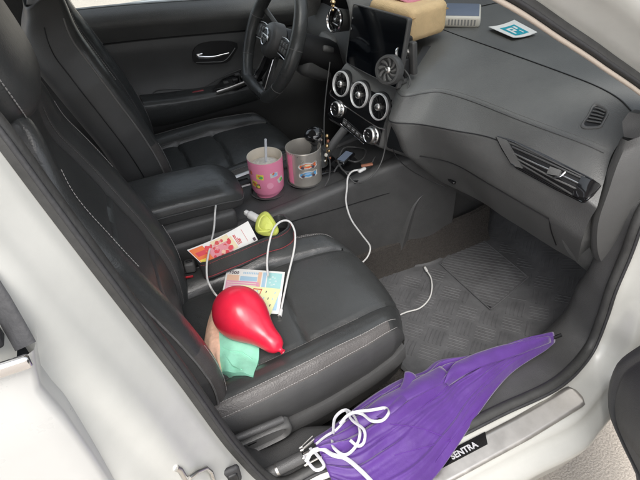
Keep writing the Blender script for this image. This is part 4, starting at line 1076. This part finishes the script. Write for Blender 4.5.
text_mesh(b, '1000', bil(BN, .14, .11) + V((0, 0, .0009)), ux, uy, .0135, 'ink_dark', .0002, .02)
for k in range(7): text_mesh(b, 'o', bil(BN, .82 + .05 * math.cos(k * .9), .25 + .1 * math.sin(k * .9)) + V((0, 0, .0009)), ux, uy, .010, 'paper', .0001)
for k in range(9): patch(b, BN, .30 + .03 * k, .32 + .03 * k, .07, .12, 'note_blue', .0006, 1)
for k in range(5): patch(b, BN, .05, .55, .34 + .05 * k, .355 + .05 * k, 'note_cream', .0007, 4)
tag(b.build('banknote', org=BN[3]), 'pastel banknote printed 1000 lying on the seat behind the balloon', 'banknote')
YN = [on_seat(*p) for p in ((241, 285, .023), (281, 289, .019), (266, 325, .012), (225, 320, .012))]
b = MB(); patch(b, YN, 0, 1, 0, 1, 'yel_paper', 0, 8); patch(b, YN, 0, 1, 0, 1, 'yel_paper', -.0006, 8)
rng = random.Random(3)
for i in range(8):
    for j in range(5):
        if rng.random() < .8: patch(b, YN, .12 + i * .11, .12 + i * .11 + .022, .1 + j * .18, .1 + j * .18 + .06, 'ink_dark' if rng.random() < .55 else 'note_blue', .0005, 1)
for s0, s1, t0, t1 in ((.34, .56, .06, .09), (.34, .56, .38, .41), (.34, .36, .06, .41), (.54, .56, .06, .41)): patch(b, YN, s0, s1, t0, t1, 'ink_red', .0008, 1)
tag(b.build('paper_slip', org=YN[3]), 'pale yellow printed slip with a red square overlapping the banknote', 'slip')

# ---- seat gap organiser
og = empty('gap_organizer', at(240, 270, 'z', .56), 'black stitched organizer wedged between the passenger seat and the console', 'organizer')
O_near = [at(u, v, 'z', .618) for u, v in ((200, 263), (220, 256.5), (238, 249.5), (264, 238.5), (279, 234), (289, 227))]
O_far = [at(u, v, 'z', .618) for u, v in ((196, 250), (215, 243), (243, 231), (265, 221), (281, 214), (289, 219))]
ringo = cr(O_near + O_far[::-1], 90, closed=True); oc = sum(ringo, V()) / 90
b = MB(); dn = V((.004, -.012, -.045))
b.grid([[p + dn for p in ringo], [p + dn * .5 + V((0, -.001, 0)) for p in ringo], [p + V((0, 0, -.004)) for p in ringo], [p for p in ringo], [oc + (p - oc) * .955 + V((0, 0, .0005)) for p in ringo], [oc + (p - oc) * .93 + V((0, 0, -.004)) for p in ringo], [oc + (p - oc) * .93 + dn * .8 for p in ringo]], 'leather', cv=True)
b.cap([oc + (p - oc) * .93 + dn * .8 for p in ringo], 'plastic_dark')
b.build('tray', og, sharp=45)
b = MB(); b.stitch([p + V((0, -.0012, -.007)) for p in ringo[:48]], 'thread_red', r=.0008); b.tube([p + dn * .86 + V((0, -.002, 0)) for p in ringo[:46]], .001, 'thread_red', 5); b.build('red_stitching', og)

# ---- flyer in the organiser
F = [at(187, 250, 'z', .655), at(248, 221, 'z', .665), at(258, 240, 'z', .612), at(206, 268, 'z', .602)]
F = [p + V((0, 0, 0)) for p in F]
b = MB()
def bent(P, s, t):
    return bil(P, s, t) + V((0, 0, -.006 * math.sin(math.pi * s)))
def fpatch(s0, s1, t0, t1, m, off, n=8):
    fnn = (F[1] - F[0]).cross(F[3] - F[0]).normalized(); fnn = fnn if fnn.z > 0 else -fnn
    b.grid([[bent(F, s0 + (s1 - s0) * i / n, t0 + (t1 - t0) * j / n) + fnn * off for j in range(n + 1)] for i in range(n + 1)], m)
fpatch(0, 1, 0, 1, 'paper', 0, 12); fpatch(0, 1, 0, 1, 'paper', -.0006, 12)
fpatch(.01, .22, .05, .98, 'fly_or', .0005); fpatch(.05, .20, .25, .45, 'fly_red', .0008); fpatch(.02, .12, .6, .8, 'st_yel', .0008)
fpatch(.22, .56, .30, .98, 'fly_pink', .0005); fpatch(.34, .62, .04, .30, 'fly_cream', .0005); fpatch(.55, .66, .2, .8, 'fly_cream', .0005)
fnn = (F[1] - F[0]).cross(F[3] - F[0]).normalized(); fnn = fnn if fnn.z > 0 else -fnn
fu = (F[1] - F[0]).normalized(); fv = fnn.cross(fu)
rng = random.Random(5)
for k in range(34):
    s = .24 + rng.random() * .36; t = .15 + rng.random() * .75; r = .0035 + rng.random() * .004; c = bent(F, s, t) + fnn * (.0009 + .00004 * k)
    m = rng.choice(['fly_red', 'fly_red', 'ink_red', 'fly_pink', 'note_peach'])
    b.add([c + fu * (math.cos(a) * r * rng.uniform(.7, 1)) + fv * (math.sin(a) * r * rng.uniform(.7, 1)) for a in [x * math.pi / 5 for x in range(10)]] + [c], [[i, (i + 1) % 10, 10] for i in range(10)], m)
for s, t in ((.70, .30), (.74, .55)): text_mesh(b, 'II', bent(F, s, t) + fnn * .001, fu, fv, .012, 'ink_red', .0002, .01)
for k in range(4): fpatch(.68 + .02 * k, .69 + .02 * k, .2 + .1 * k, .7, 'ink_red', .0009, 1)
fpatch(.84, .845, .15, .8, 'ink_red', .0009, 2); fpatch(.93, .975, .78, .94, 'ink_dark', .0009, 1)
tag(b.build('flyer', org=F[3]), 'orange red and white printed flyer tucked in the seat gap organizer', 'flyer')

# ---- white charger and lime pouch
b = MB(); q = at(254, 217, 'z', .645); Rw = frame(at(262, 223, 'z', .64) - at(244, 213, 'z', .655), (0, 0, 1))
b.box(q, (.040, .020, .020), 'wht', Rw, bev=.007, seg=3); b.box(q - Rw @ V((.024, 0, 0)), (.014, .013, .013), 'wht', Rw, bev=.004); b.box(q - Rw @ V((.031, 0, 0)), (.003, .010, .006), 'dcable', Rw, bev=.001)
tag(b.build('charger_plug', org=q), 'small white charger plug beside the lime pouch', 'charger')
b = MB(); lo = [at(u, v, 'z', z) for u, v, z in ((254, 231, .625), (256, 218, .650), (262, 211, .665), (268, 211, .667), (274, 218, .655), (280, 230, .632), (277, 236, .622), (264, 237, .620))]
lc = sum(lo, V()) / 8; lo = [lc + (p - lc) * .9 for p in lo]; lr = cr(lo, 40, closed=True); upn = V((-.2, -.6, .75)).normalized()
b.grid([[lc + (p - lc) * s + upn * o for p in lr] for s, o in ((.9, -.012), (1, -.004), (1, .002), (.9, .008), (.7, .012), (.6, .0105), (.55, .013), (.3, .014), (.02, .014))], 'lime', cv=True); b.cap([lc + (p - lc) * .9 - upn * .012 for p in lr], 'lime')
b.tube(cr([at(258, 232, 'z', .645), at(268, 231, 'z', .648), at(276, 226, 'z', .652)], 8), .0016, 'lime', 6)
tag(b.build('pouch', org=lc), 'lime green soft pouch at the front end of the organizer', 'pouch')

# ---- cables
def cable(pts, r, label, m='wht', cat='cable', tips=True, n=60, group=None):
    P = cr([at(*p) for p in pts], n); b = MB(); b.tube(P, r, m, 8)
    if tips: d = (P[-1] - P[-2]).normalized(); b.tube([P[-1], P[-1] + d * .018], r * 1.9, m, 8); b.tube([P[-1] + d * .018, P[-1] + d * .025], r * 1.5, 'satin', 6)
    return tag(b.build('charging_cable', org=P[0]), label, cat)
cable([(216, 204, 'y', -.10), (215, 213, 'y', -.137), (214, 228, 'y', -.155), (211, 243, 'y', -.21), (207, 262, 'y', -.262), (207, 277, 'y', -.295), (210, 286, 'y', -.325), (216, 295, 'z', .575), (226, 303, 'z', .567)], .0026, 'white cable hanging from the armrest down over the flyer to the balloon', tips=False)
cable([(268, 276, 'z', .588), (267, 262, 'z', .60), (269, 244, 'z', .63), (274, 228, 'z', .655), (282, 221, 'z', .662), (290, 222, 'z', .655), (295, 233, 'z', .63), (294, 250, 'z', .60), (288, 276, 'z', .575), (283, 300, 'z', .563), (281, 310, 'z', .56)], .0027, 'white cable looping out of the organizer onto the seat beside the banknote')
cable([(362, 170, 'z', .690), (353, 171, 'z', .688), (348, 177, 'z', .670), (347, 188, 'y', -.145), (346, 202, 'y', -.155), (351, 219, 'y', -.17), (362, 235, 'y', -.18), (370, 246, 'y', -.19), (369, 254, 'y', -.20), (364, 261, 'y', -.205), (354, 268, 'y', -.205), (345, 275, 'y', -.20)], .0026, 'white cable plugged into the console and hanging down its side', tips=False)
cable([(388, 318, 'z', .265), (397, 316, 'z', .266), (407, 312, 'z', .268), (420, 308, 'z', .268), (429, 299, 'z', .270), (432, 288, 'z', .272), (431, 278, 'z', .272), (427, 271, 'z', .272)], .0024, 'short white cable end curled on the floor mat')
cable([(330, 62, 'x', .60), (327, 85, 'x', .57), (325, 105, 'x', .53), (324, 125, 'x', .50), (325, 148, 'x', .47), (330, 162, 'z', .665), (329, 178, 'z', .66), (325, 186, 'z', .64)], .0022, 'thin grey cable dropping from the steering column to the keys', 'dcable', tips=False)
cable([(398, 62, 'y', -.125), (410, 80, 'y', -.16), (400, 100, 'y', -.165), (389, 112, 'y', -.14), (386, 128, 'y', -.13), (385, 148, 'y', -.135), (380, 165, 'y', -.15), (370, 178, 'y', -.16), (356, 183, 'y', -.14), (345, 172, 'z', .67)], .0022, 'thin black cable running from the phone holder down to the console', 'dcable', tips=False)
b = MB(); q = at(362, 170, 'z', .692); b.box(q, (.026, .010, .008), 'wht', frame((1, .2, .1), (0, 0, 1)), bev=.003); tag(b.build('cable_plug', org=q), 'white cable plug lying on the edge of the console tray', 'plug')

# bits in the tray
b = MB(); rng = random.Random(11)
P = cr([at(u, v, 'z', .672) for u, v in ((334, 172), (345, 160), (356, 163), (366, 152), (356, 146), (343, 150), (338, 163), (350, 172), (368, 166), (375, 158))], 80)
b.tube([p + V((0, 0, .004 * math.sin(i * .5))) for i, p in enumerate(P)], .0025, 'dcable', 6)
tag(b.build('black_cable', org=P[0]), 'tangled black cable coiled in the console tray', 'cable')
b = MB(); q = at(345, 158, 'z', .672); b.box(q, (.065, .034, .012), 'piano', frame((1, .6, .1), (0, 0, 1)), bev=.004); b.box(q + V((0, 0, .0065)), (.05, .024, .001), 'grey_dev', frame((1, .6, .1), (0, 0, 1)), bev=0)
tag(b.build('key_fob', org=q), 'dark glossy key fob lying in the console tray', 'key fob')
b = MB(); q = at(367, 165, 'z', .680); b.box(q, (.034, .012, .005), 'brownish', frame((1, -.3, .1), (0, 0, 1)), bev=.002); tag(b.build('lighter', org=q), 'small dull red brown piece at the edge of the console tray', 'lighter')
b = MB(); q0 = at(327, 134, 'y', .0)
for k, (u, v, r, m) in enumerate(((327, 136, .006, 'gold'), (328, 141, .005, 'brownish'), (327, 146, .0065, 'gold'), (329, 151, .005, 'gold'), (326, 155, .006, 'ivory'), (330, 158, .004, 'brownish'), (325, 161, .005, 'satin'))):
    c = at(u, v, 'y', -.01); b.lathe([(.0001, -r), (r * .7, -r * .7), (r, 0), (r * .7, r * .7), (.0001, r)], c, (0, .3, 1), m, 14)
b.tube([at(327, 134, 'y', 0), at(327, 150, 'y', -.01), at(326, 164, 'y', -.012)], .0012, 'gold', 6)
tag(b.build('key_charm', org=q0), 'gold and ivory beaded key charm hanging beside the gear lever', 'keychain')
b = MB(); q0 = at(333, 0, 'x', .62); 
for v, r in ((-3, .007), (2, .009), (6, .006), (10, .0045)): b.lathe([(.0001, -r), (r * .7, -r * .6), (r, 0), (r * .6, r * .7), (.0001, r)], at(333, v, 'x', .615), (0, 0, 1), 'gold', 14)
tag(b.build('hanging_charm', org=q0), 'tiny gold charm in front of the gauge pod', 'charm')

# ---- phone holder with round fan pad
ph = empty('phone_holder', at(397, 78, 'y', -.12), 'black clamp phone holder with a round cooling fan beside the touchscreen', 'phone holder')
fc = at(388, 70, 'x', .568); fN = V((-.86, -.42, .28)).normalized(); f1 = fN.orthogonal().normalized(); f2 = fN.cross(f1)
b = MB(); RF = .0365
b.lathe([(.0001, -.022), (RF * .9, -.022), (RF, -.016), (RF, .0), (RF * .95, .006), (RF * .80, .007), (RF * .77, .002), (RF * .76, -.006), (.0001, -.006)], fc, fN, 'plastic', 44)
fan = b.build('fan_housing', ph)
b = MB()
for k in range(9):
    a = 2 * math.pi * k / 9; pts = [fc + (f1 * math.cos(a + t * .5) + f2 * math.sin(a + t * .5)) * (.010 + t * (RF * .76 - .010)) + fN * .0 for t in (0, .33, .66, 1)]
    b.tube(pts, lambda t: .0016 + .0030 * t, 'trim_grey', 6, flatten=(.4, fN))
b.lathe([(.0001, .006), (.005, .006), (.009, .003), (.010, -.004)], fc, fN, 'satin', 18); b.build('fan_blade', fan)
b = MB(); c = at(402, 53, 'y', -.13); b.lathe([(.012, -.02), (.0125, 0), (.0155, .002), (.0155, .010), (.012, .012), (.008, .010), (.0001, .010)], c, fN, 'satin', 20, mf=lambda i, j: 'chrome' if i in (1, 3) else ('plastic' if i > 4 else 'satin'))
c = at(409, 49, 'y', -.13); b.lathe([(.008, -.02), (.009, .004), (.0001, .006)], c, fN, 'satin', 14)
b.build('clamp_knob', ph)
b = MB(); c = at(413, 58, 'y', -.14); b.box(c, (.016, .020, .085), 'plastic', frame((1, .2, .1), (-.1, 0, 1)), bev=.004); c = at(404, 67, 'y', -.13); b.box(c, (.020, .028, .050), 'plastic_dark', frame((1, .2, .1), (-.1, 0, 1)), bev=.005)
c = at(401, 80, 'y', -.13); b.box(c, (.024, .03, .016), 'plastic', bev=.005)
b.tube([at(404, 82, 'y', -.12), at(398, 74, 'x', .59)], .007, 'plastic', 8); b.build('clamp_arm', ph)
b = MB(); w = [at(423, 46, 'z', .955), at(437, 46, 'z', .950), at(432, 56, 'z', .935), at(416, 78, 'z', .915), at(411, 70, 'z', .93)]; b.prism(w, (.012, .004, -.02), 'plastic_dark'); b.tube([w[1] + V((0, 0, .002)), w[2] + V((0, 0, .002)), w[3] + V((0, 0, .002))], .0014, 'satin', 5); b.build('holder_base', ph)

# ---- tan box, white device, card on the dash
bx = MB(); z0_, z1_ = .978, 1.075
b0, b1, b2 = at(410, 45, 'z', z0_), at(446, 33, 'z', z0_), None
e1 = b1 - b0; e1n = V((e1.x, e1.y, 0)).normalized(); e2n = V((-e1n.y, e1n.x, 0)); e2n = e2n if e2n.y > 0 else -e2n
Lx, Ly = e1.length, .17; cbx = b0 + e1 / 2 + e2n * Ly / 2; Rbx = frame(e1n, (0, 0, 1))
HB = .090
bxo = empty('storage_box', (cbx.x, cbx.y, z0_), 'tan fabric box standing on the dashboard behind the screen', 'box')
bx.box((cbx.x, cbx.y, z0_ + HB / 2), (Lx * 1.03, Ly * 1.02, HB), 'tan', Rbx, bev=.020, seg=6)
bx.build('box_body', bxo)
bx = MB(); hxx, hyy = Lx / 2 - .002, Ly / 2 - .002
for zz in (z0_ + HB - .024,):
    bx.tube(cr([cbx * 1 + e1n * sx_ * hxx * 1.035 + e2n * sy_ * hyy * 1.022 + V((0, 0, zz - cbx.z)) for sx_, sy_ in ((-1, -1), (-.9, -1), (0, -1), (.9, -1), (1, -1), (1, -.9), (1, 0), (1, .9), (1, 1), (.9, 1), (0, 1), (-.9, 1), (-1, 1), (-1, .9), (-1, 0), (-1, -.9))], 80, closed=True), .0016, 'tan_tr', 5, closed=True)
bx.build('binding', bxo)
b = MB(); q = V((cbx.x, cbx.y, z0_ + HB))
b.add([], [], 'paper'); tt = [q + e1n * a + e2n * c + V((0, 0, z)) for a, c, z in ((-.03, -.03, .002), (.02, -.035, .004), (.035, .01, .012), (.0, .04, .004), (-.035, .02, .010))]
tr2 = cr(tt, 30, closed=True); tcn = sum(tt, V()) / 5
b.grid([[tcn + (p - tcn) * s + V((0, 0, o)) for p in tr2] for s, o in ((1, -.002), (1, .004), (.8, .014), (.5, .012), (.05, .018))], 'pinkpale', cv=True)
tag(b.build('tissue', org=q), 'crumpled pale pink tissue on top of the tan box', 'tissue')
b = MB(); w4 = [at(440, 23, 'z', .975), at(478, 24, 'z', .975), at(483, 12, 'z', .975), at(450, 4, 'z', .975)]; 
dc = at(462, 15, 'z', .99); dr = frame(w4[1] - w4[0], (0, 0, 1)); 
b.box(dc, ((w4[1] - w4[0]).length * .98, .15, .030), 'ivory', dr, bev=.008, seg=3); b.box(dc + V((0, 0, .0155)), ((w4[1] - w4[0]).length * .88, .128, .002), 'grey_dev', dr, bev=.001)
for k in range(9): b.box(dc + dr @ V((-.034 + .009 * k, -.0755, 0)), (.0045, .001, .016), 'grey', dr, bev=0)
b.box(dc + V((0, 0, -.0165)), ((w4[1] - w4[0]).length * .9, .14, .003), 'plastic_dark', dr, bev=.001)
tag(b.build('transponder', org=dc - V((0, 0, .018))), 'ivory and grey flat device with a ribbed side on the dash top', 'device')
CQ = [at(488, 28.5, 'z', .982), at(514, 21.5, 'z', .984), at(537, 34, 'z', .984), at(513, 39.5, 'z', .980)]
b = MB(); 
def cpt(s, t): return bil(CQ, s, t) + V((0, 0, .004 * (abs(s - .5) * 2) ** 2))
def cpatch(s0, s1, t0, t1, m, off, n=6): b.grid([[cpt(s0 + (s1 - s0) * i / n, t0 + (t1 - t0) * j / n) + V((0, 0, off)) for j in range(n + 1)] for i in range(n + 1)], m)
cpatch(0, 1, 0, 1, 'paper', .001); cpatch(0, 1, 0, 1, 'paper', 0); cpatch(.24, .80, .22, .86, 'teal', .0016)
for a in ((.34, .42, .35, .75), (.34, .58, .35, .43), (.34, .58, .52, .60), (.52, .58, .35, .60), (.64, .72, .32, .5), (.64, .68, .6, .78)): cpatch(*a, 'paper', .0021, 2)
tag(b.build('permit_card', org=CQ[3]), 'white card with a teal printed square lying on the dashboard', 'card')

# ---- white scrap between the seats, small clip on the driver seat edge
b = MB(); sq = [at(64, 146, 'y', -.12), at(74, 143, 'y', -.08), at(86, 163, 'y', -.10), at(80, 170, 'y', -.15)]
b.grid([[bil(sq, i / 6, j / 6) + V((0, 0, .003 * math.sin(i * 1.3 + j))) for j in range(7)] for i in range(7)], 'note_teal'); so_ = b.build('paper_bag', org=sq[0]); md = so_.modifiers.new('s', 'SOLIDIFY'); md.thickness = .002
tag(so_, 'pale teal scrap of packaging showing between the two front seats', 'packaging')

# ---- umbrella
um = empty('umbrella', (.30, -.74, .44), 'closed purple umbrella with white straps lying along the door sill', 'umbrella')
tip = at(553, 338, 'z', .47)
Utop = [at(552, 332.5, 'z', .475), at(520, 340, 'z', .485), at(470, 355, 'z', .49), at(440, 360, 'z', .492), at(425, 371, 'z', .495), at(405, 377, 'z', .50), at(385, 387, 'z', .505), at(362, 403, 'z', .50), at(335, 425, 'z', .50), at(312, 440, 'z', .495)]
Ulow = [at(555, 343, 'z', .455), at(544, 352, 'z', .455), at(518, 368, 'z', .458), at(503, 382, 'z', .462), at(480, 412, 'z', .470), at(455, 450, 'z', .474), at(430, 482, 'z', .474), at(405, 500, 'z', .476), at(370, 512, 'z', .48), at(335, 490, 'z', .485)]
base_end = at(318, 452, 'z', .50)
NU_, NV_ = 90, 84
UT = cr(Utop, NU_); UL = cr(Ulow, NU_)
def foldp(s, t):
    ph = (s ** 1.7) * 6.2 + .5 * math.sin(t * 2.2 + .4) + .55 * noise.noise(V((t * 3.2, s * 3, 1)))
    w = ph % 1; ridge = (1 - abs(w * 2 - 1)); 
    amp = .5 + .5 * math.sin(int(ph) * 2.3 + 1)
    return (ridge ** .8) * (.45 + .75 * amp) * (.12 + .88 * sstep(.30, .62, s + .25 * sstep(.5, 0, t)))
b = MB(); rows = []
for i in range(NU_):
    t = i / (NU_ - 1); r = []
    lo_, hi_ = UL[i], UT[i]; wdt = (hi_ - lo_).length
    for j in range(NV_):
        s = j / (NV_ - 1); p = lo_.lerp(hi_, s)
        belly = math.sin(math.pi * s) ** .7 * min(.020, wdt * .34) * (1 - .3 * t)
        fa = min(.020, wdt * .14) * (1 if t > .1 else t / .1)
        z = belly + fa * foldp(s, t) * math.sin(math.pi * min(1, s * 1.0 + .04)) ** .4 + .003 * noise.noise(V((p.x * 9, p.y * 9, 2)))
        z += min(.0022, wdt * .03) * (1 - abs(noise.noise(V((s * 11 + t * 2, t * 3.5, 5)))) * 2.2) * math.sin(math.pi * s) ** .5
        for sk_, dr_k, hk in ((.13, .05, .0045), (.27, .10, .006), (.40, -.06, .005), (.53, .05, .006)):
            z += hk * math.exp(-((s - sk_ - dr_k * math.sin(t * 3 + sk_ * 9)) / .022) ** 2) * sstep(.05, .4, t) * (.4 + .6 * abs(math.sin(t * 4 + sk_ * 20)))
        # crosswise sag and creases
        z -= .003 * abs(math.sin(t * 7 + s * 3)) ** 5 * min(1, wdt / .1)
        r.append(p + V((0, 0, z)))
    rows.append(r)
b.grid(rows, 'purple')
b.grid([[p, V((p.x, p.y + .008, p.z - .012))] for p in [r[-1] for r in rows]], 'purple')
canopy = b.build('canopy', um, sharp=75, recalc=False); md = canopy.modifiers.new('s', 'SOLIDIFY'); md.thickness = .0012; md.offset = -1
urow = rows
def usurf(u, v, off=.004):
    """point of the umbrella surface seen at a photo position"""
    z = .50
    for _ in range(8):
        p = at(u, v, 'z', z); q = min((pp for r in urow[::2] for pp in r[::2]), key=lambda g_: (g_.x - p.x) ** 2 + (g_.y - p.y) ** 2); z = .5 * z + .5 * (q.z + off)
    return at(u, v, 'z', z)
# extra loose panel folds
def flap(pts_a, pts_b, name='panel_fold', m='purple', k=.006):
    A, B = cr([usurf(u, v, h) for u, v, h in pts_a], 30), cr([usurf(u, v, h) for u, v, h in pts_b], 30); bb = MB()
    bb.grid([[A[i].lerp(B[i], j / 10) + V((0, 0, k * math.sin(math.pi * j / 10) + .002 * noise.noise(A[i] * 30))) for j in range(11)] for i in range(30)], m)
    o = bb.build(name, canopy, recalc=False); md = o.modifiers.new('s', 'SOLIDIFY'); md.thickness = .0012
flap([(548, 336, .004), (500, 346, .008), (460, 360, .012), (448, 372, .010), (444, 384, .006)], [(551, 342, .003), (515, 356, .006), (478, 368, .008), (462, 377, .006), (448, 386, .004)])
flap([(440, 366, .010), (415, 380, .014), (380, 398, .014), (352, 420, .010)], [(452, 380, .006), (425, 392, .008), (395, 408, .008), (360, 430, .006)])
flap([(405, 372, .018), (402, 384, .018), (392, 400, .014), (372, 418, .008)], [(416, 376, .008), (416, 388, .010), (404, 404, .008), (384, 420, .004)])
# seam lines radiating on the big panel
b = MB()
for seg in (((500, 382), (478, 408), (452, 440), (436, 462)), ((452, 440), (420, 428), (390, 424)), ((452, 440), (425, 447), (395, 455)), ((450, 384), (420, 410), (380, 440))):
    b.tube(cr([usurf(u, v, .0012) for u, v in seg], 16), .0009, 'purple_in', 5)
b.build('seam', canopy)
# handle, ferrule, tips
b = MB(); hA = at(272, 472, 'z', .47); hB = at(304, 456, 'z', .492)
b.tube([hA - (hB - hA) * .5, hA, hA.lerp(hB, .6), hB], .0125, 'plastic', 14); b.tube([hA.lerp(hB, .15), hA.lerp(hB, .22)], .0135, 'satin', 14); b.build('handle', um)
b = MB(); b.tube([hB, hB + (at(345, 435, 'z', .50) - hB) * .8], .006, 'satin', 10); b.build('shaft', um)
b = MB(); b.tube([tip - (at(545, 341, 'z', .47) - tip), tip, tip + (tip - at(545, 341, 'z', .47)) * .35], .0045, 'plastic_dark', 8); b.build('ferrule', um)
for k in range(7):
    an = k * .9 + .4; dv = V((0, math.cos(an), math.sin(an))) * .017; a = hB + V((-.002 * (k % 3), 0, 0)) + dv
    b = MB(); b.tube([a, a + V((.03, 0, 0)) + dv * .3 + V((0, .004, .004))], .0016, 'satin', 5); b.lathe([(.0001, -.005), (.0030, -.002), (.0030, .003), (.0001, .004)], a, (1, 0, 0), 'satin', 8); b.build('rib', um)
# white straps
def ribbon(pts, w=.0031, parent=um, up=(.2, -.6, .8)):
    P = cr([(usurf(u, v, .0085 + max(0, z - .540) * .9) if u > 322 and v < 470 else at(u, v, 'z', z - .012)) for u, v, z in pts], max(20, len(pts) * 7)); bb = MB(); bb.tube(P, w, 'ribbon', 8, flatten=(.22, up)); bb.build('strap', parent)
Z = .548
ribbon([(333, 434, Z - .01), (335, 418, Z), (345, 410, Z + .004), (354, 416, Z + .004), (360, 432, Z + .002), (356, 446, Z - .002), (345, 455, Z - .004), (334, 448, Z - .006), (332, 440, Z - .006)])
ribbon([(340, 424, Z), (347, 416, Z + .01), (356, 412, Z + .012), (372, 410, Z + .01), (385, 408, Z + .006), (389, 412, Z + .006), (383, 420, Z + .004), (372, 421, Z + .004), (362, 414, Z + .010), (352, 412, Z + .008)])
ribbon([(346, 410, Z + .012), (352, 420, Z + .012), (364, 430, Z + .010), (364, 442, Z + .004), (358, 446, Z), (350, 440, Z)])
ribbon([(306, 462, .52), (312, 452, .53), (322, 449, .53), (333, 455, .53), (345, 458, .52), (358, 468, .515), (372, 482, .51), (380, 492, .505)], .0042)
ribbon([(310, 448, .525), (318, 456, .53), (324, 466, .522), (316, 470, .52), (308, 462, .52), (304, 455, .52)])
0 and ribbon([(318, 438, .53), (328, 444, .535), (340, 446, .535), (346, 455, .53), (338, 464, .525), (326, 462, .528), (322, 455, .53)])
0 and ribbon([(312, 470, .515), (320, 463, .525), (332, 458, .53), (340, 466, .52), (334, 474, .515)])
ribbon([(316, 444, .53), (326, 436, .53), (336, 430, .535), (345, 420, .545)], .0024)

# ================================================================== light
w = bpy.data.worlds.new('World'); S.world = w; w.use_nodes = True; nt = w.node_tree
bg = nt.nodes['Background']; sky = nt.nodes.new('ShaderNodeTexSky'); sky.sky_type = 'NISHITA'; sky.sun_disc = False
EL, AZ = math.radians(58), math.radians(205)
sky.sun_elevation = EL; sky.sun_rotation = AZ; sky.air_density = 1.2; sky.dust_density = 4; sky.ozone_density = 1
hs = nt.nodes.new('ShaderNodeHueSaturation'); hs.inputs['Saturation'].default_value = .35; nt.links.new(sky.outputs[0], hs.inputs['Color']); nt.links.new(hs.outputs[0], bg.inputs[0]); bg.inputs[1].default_value = .15
sd = V((math.sin(AZ) * math.cos(EL), math.cos(AZ) * math.cos(EL), math.sin(EL)))
sun = bpy.data.lights.new('sun', 'SUN'); sun.energy = .55; sun.angle = math.radians(25); sun.color = (1, .96, .90)
so = bpy.data.objects.new('sun', sun); col.objects.link(so); so.rotation_euler = sd.to_track_quat('Z', 'Y').to_euler()
S.view_settings.view_transform = 'Standard'; S.view_settings.look = 'None'; S.view_settings.gamma = 1; S.view_settings.use_curve_mapping = False
S.view_settings.exposure = 1.3
S.cycles.max_bounces = 8; S.cycles.transparent_max_bounces = 12
